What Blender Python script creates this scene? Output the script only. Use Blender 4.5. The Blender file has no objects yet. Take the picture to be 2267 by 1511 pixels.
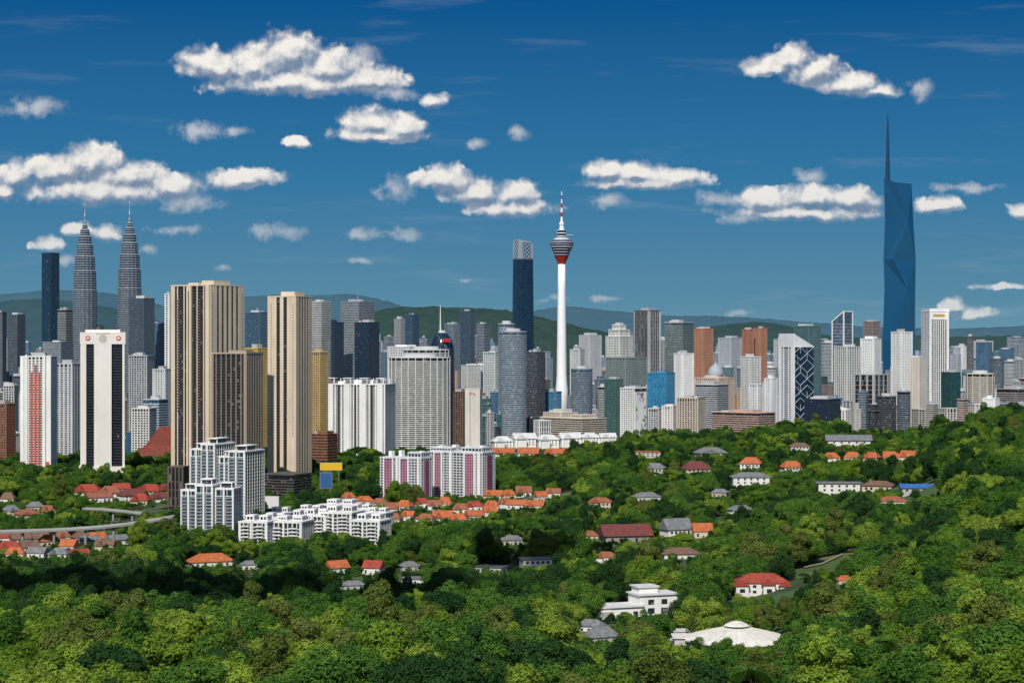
import bpy, bmesh, math, random, bisect
import numpy as np
from mathutils import Vector, noise as mn
R=random.Random(7); NR=np.random.RandomState(5)
F=4534.0; CZ=200.0; CX=1133.5; CY=755.5
SC=bpy.context.scene; C=bpy.data.collections.new('place')
def wx(px,Y): return (px-CX)/F*Y
def wz(py,Y): return CZ+(CY-py)/F*Y
# ------------------------------------------------------------------ terrain
COLS=[-700,0,300,700,1100,1500,1900,2267,3000]
ROWS=[(150,[150]*9),(300,[128]*9),(500,[101]*9),
(650,[86,86,86,86,86,86,88,96,103]),(900,[62,62,62,60,58,55,71,91,104]),
(1150,[40,40,40,40,41,43,64,90,109]),(1400,[26,25,25,26,29,41,62,92,111]),
(1700,[17,16,16,18,24,38,62,100,114]),(2000,[13,13,13,14,22,47,58,103,114]),
(2400,[12,12,12,13,18,52,56,100,110]),(2800,[12,12,12,14,18,53,62,90,96]),
(3100,[12,12,12,14,18,42,62,70,76]),(3500,[12,12,12,12,14,20,26,32,38]),
(4000,[12]*9),(7000,[8]*9),(80000,[0]*9)]
RY=[r[0] for r in ROWS]
def tz(X,Y):
    Y=max(Y,150.0); px=CX+X/Y*F
    px=min(max(px,-699),2999)
    i=min(max(bisect.bisect_right(COLS,px)-1,0),len(COLS)-2); u=(px-COLS[i])/(COLS[i+1]-COLS[i]); u=u*u*(3-2*u)
    j=min(max(bisect.bisect_right(RY,Y)-1,0),len(RY)-2); v=(Y-RY[j])/(RY[j+1]-RY[j])
    a=ROWS[j][1]; b=ROWS[j+1][1]
    z=(a[i]*(1-u)+a[i+1]*u)*(1-v)+(b[i]*(1-u)+b[i+1]*u)*v
    if Y<3600: z+=2.5*mn.noise(Vector((X*.008,Y*.008,0)))*min(1,(3600-Y)/400)
    return z
def hit(px,py):
    Y=420.0
    while Y<6000:
        if wz(py,Y)<=tz(wx(px,Y),Y): return Y
        Y+=4
    return 6000.0
# ------------------------------------------------------------------ materials
_mc={}
def newmat(name):
    m=bpy.data.materials.new(name); m.use_nodes=True; nt=m.node_tree
    return m,nt,nt.nodes,nt.links,nt.nodes['Principled BSDF']
def M(col,rough=.75,var=.16,sc=.05,metal=0.0,spec=.3):
    col=tuple(round(c,2) if c>.1 else round(c,3) for c in col)
    k=('p',col,rough,var,sc,metal)
    if k in _mc: return _mc[k]
    m,nt,N,L,b=newmat('paint')
    g=N.new('ShaderNodeNewGeometry'); n=N.new('ShaderNodeTexNoise'); n.inputs['Scale'].default_value=sc; n.inputs['Detail'].default_value=6; n.inputs['Roughness'].default_value=.65
    mp=N.new('ShaderNodeVectorMath'); mp.operation='MULTIPLY'; mp.inputs[1].default_value=(1,1,.35)
    L.new(g.outputs['Position'],mp.inputs[0]); L.new(mp.outputs[0],n.inputs['Vector'])
    mr=N.new('ShaderNodeMapRange'); mr.inputs[1].default_value=.3; mr.inputs[2].default_value=.7; mr.inputs[3].default_value=1-var; mr.inputs[4].default_value=1+var*.6
    L.new(n.outputs['Fac'],mr.inputs[0])
    v=N.new('ShaderNodeVectorMath'); v.operation='SCALE'; v.inputs[0].default_value=col; L.new(mr.outputs[0],v.inputs['Scale'])
    L.new(v.outputs[0],b.inputs['Base Color']); b.inputs['Roughness'].default_value=rough; b.inputs['Metallic'].default_value=metal; b.inputs['Specular IOR Level'].default_value=spec
    _mc[k]=m; return m
def GL(col,bay=3.0,fh=3.6,curt=.88,rough=.12):
    k=('g',tuple(round(c,3) for c in col),round(bay,1),round(fh,1),curt)
    if k in _mc: return _mc[k]
    m,nt,N,L,b=newmat('window_glass')
    tc=N.new('ShaderNodeTexCoord')
    d=N.new('ShaderNodeVectorMath'); d.operation='DIVIDE'; d.inputs[1].default_value=(bay,bay,fh)
    a=N.new('ShaderNodeVectorMath'); a.operation='ADD'; a.inputs[1].default_value=(.371,.383,.01)
    f=N.new('ShaderNodeVectorMath'); f.operation='FLOOR'
    w=N.new('ShaderNodeTexWhiteNoise'); w.noise_dimensions='3D'
    L.new(tc.outputs['Object'],d.inputs[0]); L.new(d.outputs[0],a.inputs[0]); L.new(a.outputs[0],f.inputs[0]); L.new(f.outputs[0],w.inputs['Vector'])
    mr=N.new('ShaderNodeMapRange'); mr.inputs[3].default_value=.6; mr.inputs[4].default_value=1.5; L.new(w.outputs['Value'],mr.inputs[0])
    v=N.new('ShaderNodeVectorMath'); v.operation='SCALE'; v.inputs[0].default_value=col; L.new(mr.outputs[0],v.inputs['Scale'])
    gt=N.new('ShaderNodeMath'); gt.operation='GREATER_THAN'; gt.inputs[1].default_value=curt; L.new(w.outputs['Value'],gt.inputs[0])
    ml=N.new('ShaderNodeMath'); ml.operation='MULTIPLY'; ml.inputs[1].default_value=.3; L.new(gt.outputs[0],ml.inputs[0])
    mx=N.new('ShaderNodeMix'); mx.data_type='RGBA'; L.new(ml.outputs[0],mx.inputs['Factor']); L.new(v.outputs[0],mx.inputs['A']); mx.inputs['B'].default_value=(.4,.4,.38,1)
    L.new(mx.outputs['Result'],b.inputs['Base Color']); b.inputs['Roughness'].default_value=rough
    _mc[k]=m; return m
W=(.76,.76,.74); OW=(.62,.6,.55); BE=(.64,.53,.40); GR=(.36,.37,.38); LG=(.5,.51,.52); DG=(.11,.12,.13); BR=(.16,.1,.07); OB=(.42,.19,.1); PK=(.5,.35,.3); BG=(.24,.3,.36); NV=(.02,.035,.06); YE=(.6,.42,.12)
gd=(.015,.018,.022); gb=(.02,.05,.09); gn=(.008,.02,.042); gt=(.025,.075,.08); gg=(.06,.075,.09); gs=(.03,.17,.32)
# ------------------------------------------------------------------ mesh builder
class MB:
    def __init__(s): s.v=[]; s.f=[]
    def box(s,x0,x1,y0,y1,z0,z1):
        n=len(s.v); s.v+=[(x0,y0,z0),(x1,y0,z0),(x1,y1,z0),(x0,y1,z0),(x0,y0,z1),(x1,y0,z1),(x1,y1,z1),(x0,y1,z1)]
        s.f+=[(n,n+3,n+2,n+1),(n+4,n+5,n+6,n+7),(n,n+1,n+5,n+4),(n+1,n+2,n+6,n+5),(n+2,n+3,n+7,n+6),(n+3,n,n+4,n+7)]; return s
    def cbox(s,cx,cy,z0,w,d,h): return s.box(cx-w/2,cx+w/2,cy-d/2,cy+d/2,z0,z0+h)
    def loft(s,rings,cap=True):
        n=len(s.v); k=len(rings[0])
        for r in rings: s.v+=list(r)
        for i in range(len(rings)-1):
            for j in range(k):
                j2=(j+1)%k; s.f.append((n+i*k+j,n+i*k+j2,n+(i+1)*k+j2,n+(i+1)*k+j))
        if cap:
            s.f.append(tuple(n+j for j in range(k))[::-1]); m=n+(len(rings)-1)*k; s.f.append(tuple(m+j for j in range(k)))
        return s
    def lathe(s,prof,n=24,cx=0,cy=0,lobes=0,amp=0):
        return s.loft([[(cx+r*(1+amp*abs(math.cos(lobes*t*.5)))*math.cos(t),cy+r*(1+amp*abs(math.cos(lobes*t*.5)))*math.sin(t),z) for t in [2*math.pi*i/n for i in range(n)]] for z,r in prof])
    def tube(s,p0,p1,r0,r1,n=6):
        p0=Vector(p0);p1=Vector(p1); d=(p1-p0).normalized(); a=d.orthogonal().normalized(); b=d.cross(a)
        return s.loft([[tuple(p+(a*math.cos(t)+b*math.sin(t))*r) for t in [2*math.pi*i/n for i in range(n)]] for p,r in ((p0,r0),(p1,r1))])
    def mesh(s,name,mat,smooth=False):
        me=bpy.data.meshes.new(name); me.from_pydata(s.v,[],s.f)
        if mat: me.materials.append(mat)
        if smooth: me.shade_smooth()
        return me
    def build(s,name,mat,parent=None,smooth=False): return add(name,s.mesh(name,mat,smooth),parent)
def wedge(w,d,zb,za,zc):
    mb=MB(); mb.v=[(-w/2,-d/2,zb),(w/2,-d/2,zb),(w/2,d/2,zb),(-w/2,d/2,zb),(-w/2,-d/2,za[0]),(w/2,-d/2,za[1]),(w/2,d/2,zc[1]),(-w/2,d/2,zc[0])]; mb.f=[(0,3,2,1),(4,5,6,7),(0,1,5,4),(1,2,6,5),(2,3,7,6),(3,0,4,7)]; return mb
def gable(mb,cx,y0,y1,a,z,rh):
    n=len(mb.v); mb.v+=[(cx-a,y0,z),(cx+a,y0,z),(cx+a,y1,z),(cx-a,y1,z),(cx,y0,z+rh),(cx,y1,z+rh)]; mb.f+=[tuple(n+i for i in q) for q in [(0,3,2,1),(0,1,4),(1,2,5,4),(2,3,5),(3,0,4,5)]]; return mb
def add(name,me,parent=None,loc=(0,0,0)):
    o=bpy.data.objects.new(name,me); C.objects.link(o); o.parent=parent; o.location=loc; return o
def tag(o,label,cat,group=None):
    o['label']=label; o['category']=cat
    if group: o['group']=group
    return o
def empty(name,loc,rz,label,cat,group=None):
    o=bpy.data.objects.new(name,None); C.objects.link(o); o.location=loc; o.rotation_euler=(0,0,rz); return tag(o,label,cat,group)
protect=[]; foot=[]
# ------------------------------------------------------------------ ground + hills
def ground():
    us=np.linspace(-.62,.62,180); Ys=[150*(1.028**i) for i in range(0,226)]; Ys=[y for y in Ys if y<78000]+[79000]
    v=[];f=[]
    for Y in Ys:
        for u in us: v.append((u*Y,Y,tz(u*Y,Y)))
    n=len(us)
    for j in range(len(Ys)-1):
        for i in range(n-1): a=j*n+i; f.append((a,a+1,a+n+1,a+n))
    m,nt,N,L,b=newmat('ground_cover')
    g=N.new('ShaderNodeNewGeometry'); no=N.new('ShaderNodeTexNoise'); no.inputs['Scale'].default_value=.02; no.inputs['Detail'].default_value=10; L.new(g.outputs['Position'],no.inputs['Vector'])
    r=N.new('ShaderNodeValToRGB'); e=r.color_ramp.elements; e[0].position=.35; e[0].color=(.018,.04,.01,1); e[1].position=.62; e[1].color=(.06,.11,.022,1); x=e.new(.72); x.color=(.18,.15,.09,1)
    L.new(no.outputs['Fac'],r.inputs[0])
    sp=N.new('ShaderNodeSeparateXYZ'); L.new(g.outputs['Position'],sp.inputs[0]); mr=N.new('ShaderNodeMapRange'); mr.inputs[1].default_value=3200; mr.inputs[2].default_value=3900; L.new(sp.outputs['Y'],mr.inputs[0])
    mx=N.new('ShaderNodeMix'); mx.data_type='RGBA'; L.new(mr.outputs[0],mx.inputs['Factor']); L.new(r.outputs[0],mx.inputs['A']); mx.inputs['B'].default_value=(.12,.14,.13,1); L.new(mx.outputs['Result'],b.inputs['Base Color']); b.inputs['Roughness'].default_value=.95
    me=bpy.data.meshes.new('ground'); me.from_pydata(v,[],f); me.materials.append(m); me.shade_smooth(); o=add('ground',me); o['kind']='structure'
ground()
def hillmat(c1,c2,sc):  # forest tones with the blue of distance haze mixed into the colour
    m,nt,N,L,b=newmat('hill_forest_hazed'); g=N.new('ShaderNodeNewGeometry'); no=N.new('ShaderNodeTexNoise'); no.inputs['Scale'].default_value=sc; no.inputs['Detail'].default_value=12; no.inputs['Roughness'].default_value=.7; L.new(g.outputs['Position'],no.inputs['Vector'])
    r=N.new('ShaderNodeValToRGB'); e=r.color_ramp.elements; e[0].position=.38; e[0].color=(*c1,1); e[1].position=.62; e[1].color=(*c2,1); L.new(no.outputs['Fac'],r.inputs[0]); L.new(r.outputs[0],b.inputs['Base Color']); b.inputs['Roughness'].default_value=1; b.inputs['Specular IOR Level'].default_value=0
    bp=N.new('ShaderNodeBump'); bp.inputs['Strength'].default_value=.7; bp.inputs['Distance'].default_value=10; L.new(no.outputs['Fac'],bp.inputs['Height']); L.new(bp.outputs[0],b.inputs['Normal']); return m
def ridge(pts,Y,D,mat,amp):
    xs=np.arange(pts[0][0],pts[-1][0],4); ys=np.interp(xs,[p[0] for p in pts],[p[1] for p in pts]); v=[];f=[]; n=len(xs); J=14
    ys=np.convolve(np.pad(ys,8,mode='edge'),np.ones(17)/17,'valid')
    for j in range(2*J+1):
        t=(j-J)/J; Yj=Y+t*D; k=math.cos(t*math.pi/2)**1.3
        for x,y in zip(xs,ys):
            X=wx(x,Y); nz=mn.fractal(Vector((X*.0012,Yj*.0012,3)),1,2,4)*amp*5*(1-k*.75)+mn.noise(Vector((X*.02,Yj*.02,1)))*amp+mn.noise(Vector((X*.06,Yj*.06,1)))*amp*.6
            v.append((X,Yj,-10+max(0,(wz(y,Y)+10)*k+nz*min(1,k*3))))
    for j in range(2*J):
        for i in range(n-1): a=j*n+i; f.append((a,a+1,a+n+1,a+n))
    me=bpy.data.meshes.new('hills'); me.from_pydata(v,[],f); me.materials.append(mat); me.shade_smooth(); o=add('hills',me); o['kind']='structure'
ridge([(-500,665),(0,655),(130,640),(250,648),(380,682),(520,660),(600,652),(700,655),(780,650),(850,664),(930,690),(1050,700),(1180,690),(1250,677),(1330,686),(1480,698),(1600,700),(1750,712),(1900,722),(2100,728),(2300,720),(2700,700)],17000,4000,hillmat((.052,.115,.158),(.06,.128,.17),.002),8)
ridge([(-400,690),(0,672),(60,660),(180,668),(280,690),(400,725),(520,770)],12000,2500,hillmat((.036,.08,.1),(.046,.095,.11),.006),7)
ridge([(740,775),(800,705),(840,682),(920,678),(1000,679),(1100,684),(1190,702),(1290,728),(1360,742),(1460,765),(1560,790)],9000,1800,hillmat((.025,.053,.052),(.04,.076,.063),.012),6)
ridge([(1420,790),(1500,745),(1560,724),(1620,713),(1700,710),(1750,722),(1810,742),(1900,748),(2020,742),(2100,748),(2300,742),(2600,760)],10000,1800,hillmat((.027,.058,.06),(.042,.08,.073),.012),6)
# ------------------------------------------------------------------ building kit
def facade(root,face,w,d,cx,cy,z0,h,wall,fh,bh,bay,pw,proud,sep,edge,pier_mat=None):
    Lf=w if face in 'FB' else d
    def bx(mb,a0,a1,p,zz0,zz1):
        if face=='F': mb.box(cx+a0,cx+a1,cy-d/2-p,cy-d/2+.1,zz0,zz1)
        elif face=='B': mb.box(cx+a0,cx+a1,cy+d/2-.1,cy+d/2+p,zz0,zz1)
        elif face=='R': mb.box(cx+w/2-.1,cx+w/2+p,cy+a0,cy+a1,zz0,zz1)
        else: mb.box(cx-w/2-p,cx-w/2+.1,cy+a0,cy+a1,zz0,zz1)
    n=int(h/fh)
    if bh>0:
        if sep:
            mb=MB(); bx(mb,-Lf/2,Lf/2,proud,0,bh); me=mb.mesh('floor_band',M(wall))
            for k in range(n): add('floor_band',me,root,(0,0,z0+k*fh))
        else:
            mb=MB()
            for k in range(n): bx(mb,-Lf/2,Lf/2,proud,z0+k*fh,z0+k*fh+bh)
            mb.build('floor_bands',M(wall),root)
    if bay>0:
        m=max(1,round(Lf/bay)); pm=M(pier_mat or wall); allp=MB()
        for i in range(m+1):
            q=-Lf/2+i*Lf/m; e=(edge or pw) if i in(0,m) else pw
            a0,a1=q-e/2,q+e/2
            if i==0: a0,a1=-Lf/2,-Lf/2+e
            if i==m: a0,a1=Lf/2-e,Lf/2
            if sep:
                mb=MB(); bx(mb,a0,a1,proud+.17,z0,z0+h); mb.build('pier',pm,root)
            else: bx(allp,a0,a1,proud+.17,z0,z0+h)
        if not sep: allp.build('piers',pm,root)
def volume(root,cx,cy,z0,w,d,h,wall,glass,fh=3.6,bh=1.3,bay=4.5,pw=1.2,sep=False,proud=.3,edge=None,fs=None,pier_mat=None,roof=True,curt=.9,plant=True,seed=0,roofc=None):
    if h/fh>70: fh=h/70
    MB().cbox(cx,cy,z0,w,d,h).build('glazing',GL(glass,(bay or 4)/2 if bay<9 else 3,fh,curt),root)
    if fs:
        for k,o in fs.items():
            q=dict(wall=wall,fh=fh,bh=bh,bay=bay,pw=pw,edge=edge,pier_mat=pier_mat); q.update(o)
            facade(root,k,w,d,cx,cy,z0,h,q['wall'],q['fh'],q['bh'],q['bay'],q['pw'],proud,sep,q['edge'],q['pier_mat'])
    else:
        n=int(h/fh)
        if bh>0:
            me=MB().cbox(cx,cy,0,w+2*proud,d+2*proud,bh)
            if sep:
                me=me.mesh('floor_band',M(wall))
                for k in range(n): add('floor_band',me,root,(0,0,z0+k*fh))
            else:
                mb=MB()
                for k in range(n): mb.cbox(cx,cy,z0+k*fh,w+2*proud,d+2*proud,bh)
                mb.build('floor_bands',M(wall),root)
        if bay>0:
            for fc in 'FRL': facade(root,fc,w,d,cx,cy,z0,h,wall,fh,0,bay,pw,proud,sep,edge,pier_mat)
    if roof:
        rc=roofc or wall
        MB().cbox(cx,cy,z0+h,w+1.3,d+1.3,1.5).build('parapet',M(rc),root)
        if plant:
            rr=random.Random(seed+int(w*10))
            a=rr.uniform(.35,.6); hh=rr.uniform(3,6)
            MB().cbox(cx+rr.uniform(-.12,.12)*w,cy,z0+h+1.5,w*a,d*a,hh).build('plant_room',M(rr.choice([GR,LG,rc])),root)
            if rr.random()<.6: MB().cbox(cx+rr.choice([-.3,.3])*w,cy-.2*d,z0+h+1.5,w*.16,d*.16,hh*.6).build('water_tank',M(LG),root)
ST={'grid':dict(fh=3.8,bh=1.4,bay=4.6,pw=1.3),'bands':dict(fh=4,bh=1.7,bay=0,pw=0),'fins':dict(fh=9,bh=.7,bay=4,pw=1.4),'glass':dict(fh=4.2,bh=.4,bay=3.2,pw=.3,curt=.985),'condo':dict(fh=3.6,bh=1.5,bay=7,pw=2.8),'wall':dict(fh=3.8,bh=2.0,bay=5,pw=2.9)}
def place(px0,pxc,px1,ytop,Y,asp=1.0,depth=None):
    s=Y/F
    if pxc is None:
        a=0; w=(px1-px0)*s; d=depth or w*.8; pc=(px0+px1)/2; phi=math.atan((pc-CX)/F); th=-phi
        xa=(math.cos(th),math.sin(th)); ya=(-math.sin(th),math.cos(th)); X=wx(pc,Y)+ya[0]*d/2; YY=Y+ya[1]*d/2
    else:
        dl=(pxc-px0)*s; dr=(px1-pxc)*s; a=math.atan(asp*dr/dl); w=dl/math.cos(a); d=dr/math.sin(a); phi=math.atan((pxc-CX)/F); th=-a-phi
        xa=(math.cos(th),math.sin(th)); ya=(-math.sin(th),math.cos(th)); X=wx(pxc,Y)-xa[0]*w/2+ya[0]*d/2; YY=Y-xa[1]*w/2+ya[1]*d/2
    zb=tz(X,YY)-6; H=wz(ytop,Y)-zb
    return X,YY,zb,th,w,d,H,s
HC=(.2,.3,.4)  # haze blue, blended into far wall and glass colours by distance
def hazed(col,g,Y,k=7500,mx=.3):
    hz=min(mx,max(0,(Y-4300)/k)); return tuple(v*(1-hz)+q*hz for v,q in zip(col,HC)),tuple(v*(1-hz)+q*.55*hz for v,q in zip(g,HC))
def T(label,px0,pxc,px1,ytop,Y,style,wall,glass,name='office_tower',cat='tower',asp=1.0,depth=None,yb=None,group=None,mast=0,hz=True,**kw):
    X,YY,zb,th,w,d,H,s=place(px0,pxc,px1,ytop,Y,asp,depth)
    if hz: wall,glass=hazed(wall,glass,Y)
    root=empty(name,(X,YY,zb),th,label,cat,group)
    o=dict(ST[style]); o.update(kw); volume(root,0,0,0,w,d,H,wall,glass,seed=int(px0),**o)
    if mast: MB().tube((0,0,H),(0,0,H+mast*s),1.2,.3).build('mast',M(LG),root)
    foot.append((X,YY,.6*max(w,d)))
    if yb: protect.append((px0,ytop,px1,yb,Y))
    return root,w,d,H,s
def ell(a,b,z,n=40): return [(a*math.cos(2*math.pi*i/n),b*math.sin(2*math.pi*i/n),z) for i in range(n)]
def RT(label,px0,px1,ytop,Y,wall,glass,fh=3.8,bh=1.5,ratio=.8,name='office_tower',cat='tower',yb=None,sep=False,fins=0,top=None,group=None):
    s=Y/F; a=(px1-px0)*s/2; b=a*ratio; pc=(px0+px1)/2; X=wx(pc,Y); YY=Y+b; zb=tz(X,YY)-6; H=wz(ytop,Y)-zb; th=-math.atan((pc-CX)/F)
    root=empty(name,(X,YY,zb),th,label,cat,group)
    if H/fh>70: fh=H/70
    MB().loft([ell(a,b,0),ell(a,b,H)]).build('glazing',GL(glass,3,fh),root)
    n=int(H/fh); ring=MB().loft([ell(a+.35,b+.35,0),ell(a+.35,b+.35,bh)])
    if sep:
        me=ring.mesh('floor_band',M(wall))
        for k in range(n): add('floor_band',me,root,(0,0,k*fh))
    else:
        mb=MB()
        for k in range(n): mb.loft([ell(a+.35,b+.35,k*fh),ell(a+.35,b+.35,k*fh+bh)])
        mb.build('floor_bands',M(wall),root)
    if fins:
        mb=MB()
        for i in range(fins):
            t=2*math.pi*i/fins; mb.cbox((a+.3)*math.cos(t),(b+.3)*math.sin(t),0,1,1,H)
        mb.build('piers',M(wall),root)
    MB().loft([ell(a+.8,b+.8,H),ell(a+.8,b+.8,H+2)]).build('parapet',M(wall),root)
    MB().loft([ell(a*.55,b*.55,H+2),ell(a*.55,b*.55,H+7)]).build('plant_room',M(LG),root)
    foot.append((X,YY,a*1.1))
    if yb: protect.append((px0,ytop,px1,yb,Y))
    return root,a,b,H,s
def winds(root,xs,y,z0,n,fh,ww,wh,mat,face='F'):
    me=(MB().box(-ww/2,ww/2,-.12,.12,0,wh) if face=='F' else MB().box(-.12,.12,-ww/2,ww/2,0,wh)).mesh('window',mat)
    for x in xs:
        for k in range(n): add('window',me,root,(x,y,z0+k*fh) if face=='F' else (y,x,z0+k*fh))
# ------------------------------------------------------------------ landmarks
def spired(cx,tip,Y,label):
    s=Y/F; X=wx(cx,Y); zb=tz(X,Y)-6; Z=lambda y:wz(y,Y)-zb
    root=empty('spired_tower',(X,Y,zb),.1,label,'skyscraper','twin towers joined at mid height')
    dy=tip-445
    tiers=[(940,640,26,26),(640,598,25,24.5),(598,566,22.2,21.6),(566,540,18.6,17.8),(540,522,14.8,14),(522,507,10.6,9.5),(507,496,6.6,4.6)]
    gm=GL((.04,.052,.066),4,4.5,.95); st=M((.4,.43,.47),.35,.1,metal=.5)
    for y0,y1,r0,r1 in tiers:
        y1+=dy; y0+=dy if y0<900 else 0
        z0,z1=Z(y0),Z(y1); r0*=s*.93; r1*=s*.93
        t=MB().lathe([(z0,r0),(z1,r1)],64,lobes=16,amp=.07).build('tier',gm,root)
        mb=MB(); n=max(2,int((z1-z0)/5.2)); 
        for k in range(n):
            f0=k/n; zz=z0+(z1-z0)*f0; r=r0+(r1-r0)*f0+.8; mb.lathe([(zz,r),(zz+2.1,r)],64,lobes=16,amp=.07)
        mb.build('cladding_bands',st,t)
        MB().lathe([(z1-.5,r1+1.5),(z1+2.5,r1*.9)],64,lobes=16,amp=.07).build('ledge',st,root)
    MB().lathe([(Z(497+dy),4.5*s),(Z(486+dy),2.4*s),(Z(480+dy),1.3*s),(Z(478+dy),2.2*s),(Z(475+dy),2.2*s),(Z(473+dy),1.1*s),(Z(455+dy),.7*s),(Z(tip),.25*s)],12).build('spire',st,root,True)
    MB().lathe([(0,15*s),(Z(725),15*s),(Z(718),11*s)],40,cx=26*s*(1 if cx<240 else -.9),cy=10).build('annex',gm,root)
    foot.append((X,Y,40))
spired(188,447,5000,'left hand one of the twin steel towers with stepped spires')
spired(287,443,4980,'right hand one of the twin steel towers with stepped spires')
def needle():
    Y=4600; s=Y/F; X=wx(1243.5,Y); zb=tz(X,Y)-6; Z=lambda y:wz(y,Y)-zb
    root=empty('needle_tower',(X,Y,zb),0,'slender white observation tower with bulging pod and striped red mast','tower')
    wm=M((.82,.82,.81),.5,.06); red=M((.36,.03,.025),.45,.08); gm=GL((.014,.02,.05),3,4,.97); dk=M((.07,.08,.12),.4); pb=M((.55,.55,.6),.5)
    def L(name,pts,m,p=root,n=36): return MB().lathe([(Z(y),r*s) for y,r in pts],n).build(name,m,p,False)
    MB().lathe([(0,15*s),(Z(862),14*s),(Z(850),12.4*s),(Z(830),11.2*s),(Z(780),10.6*s),(Z(700),9.6*s),(Z(640),8.7*s),(Z(584),8.0*s)],36).build('shaft',wm,root,True)
    L('pod_base',[(584,8.6),(578,10.5),(570,14.5),(567.5,15.6)],red)
    L('pod_glazing',[(568,15.4),(559,18.6),(551,22),(547,25),(541,26),(536,26),(534.5,23)],gm)
    for y,r,h_ in ((564,17.2,.7),(558,19.4,.7),(552,22.2,.7),(546.5,25.6,.9),(541.5,26.6,.6),(536.5,26.6,.9)): L('pod_band',[(y+h_,r),(y-h_,r+.3)],pb)
    L('pod_roof',[(535,22.5),(532.5,21),(530,17),(528.5,12)],dk); L('pod_step',[(531,18.5),(528,17.5),(526,11)],pb)
    L('upper_pod',[(527,10),(519,9),(513,9.8),(508,7)],gm)
    for y,r in ((523,10.6),(516,10.6),(509,8.6)): L('pod_band',[(y+.9,r),(y-.9,r)],wm)
    L('mast_base',[(508,5.5),(500,4.6),(496,6),(493,6),(492,3.4)],wm)
    ys=[492,480,470,460,450,441,432,424,416]
    for i in range(8): L('mast_section',[(ys[i],2.8-.28*i),(ys[i+1],2.8-.28*(i+1))],red if i%2 else wm,n=10)
    MB().tube((0,0,Z(519)),(25*s,0,Z(520)),.5,.3).build('aerial_arm',wm,root)
    MB().tube((0,0,Z(514)),(-12*s,0,Z(510)),.5,.3).build('aerial_arm',wm,root)
    foot.append((X,Y,30))
needle()
def patterned():
    Y=6000; s=Y/F; X=wx(1158,Y); zb=tz(X,Y)-6; Z=lambda y:wz(y,Y)-zb
    root=empty('office_tower',(X,Y+30,zb),math.radians(28),'very tall dark blue tower with pale lattice crown, left of the white needle tower','skyscraper')
    def sq(h,z,p=4.5,n=48,tilt=0): return [(h*math.copysign(abs(math.cos(t))**(2/p),math.cos(t)),h*math.copysign(abs(math.sin(t))**(2/p),math.sin(t)),z-tilt*h*math.cos(t)) for t in [2*math.pi*i/n for i in range(n)]]
    k=.5/1.22*s
    MB().loft([sq(50*k,0),sq(50*k,Z(770)),sq(48*k,Z(640)),sq(46*k,Z(572))]).build('glazing',GL((.008,.024,.05),4,5,1.1),root)
    mb=MB()
    for z in np.arange(Z(900),Z(575),7.5): 
        f=(z-Z(770))/(Z(572)-Z(770)); h=(50-4*max(0,f))*k+.4; mb.loft([sq(h,z),sq(h,z+1.0)])
    mb.build('floor_bands',M((.025,.05,.085),.3),root)
    cr=MB().loft([sq(44.5*k,Z(572)),sq(43*k,Z(536),tilt=.2)]).build('crown',GL((.04,.09,.14),4,5,1.1),root)
    n=48; mb=MB()
    for i in range(0,n,2):
        for q in range(4):
            y0=572-q*9; tl=.05*q; r0=sq((45.3-1.5*q/4)*k,Z(y0),tilt=tl); r1=sq((45.3-1.5*(q+1)/4)*k,Z(y0-9),tilt=tl+.05)
            a=(i+ (2 if q%2 else 0))%n
            mb.tube(r0[a],r1[(a+2)%n],1.0,1.0,4); mb.tube(r0[a],r1[(a-2)%n],1.0,1.0,4)
    mb.build('lattice',M((.36,.42,.48),.4),cr)
    MB().loft([sq(46.5*k,Z(574)),sq(46.5*k,Z(571))]).build('ledge',M((.1,.12,.15)),root)
    MB().loft([sq(44.4*k,Z(536),tilt=.2),sq(44.2*k,Z(533),tilt=.2)]).build('crown_rim',M((.25,.31,.37)),root)
    foot.append((X,Y,40))
patterned()
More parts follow.
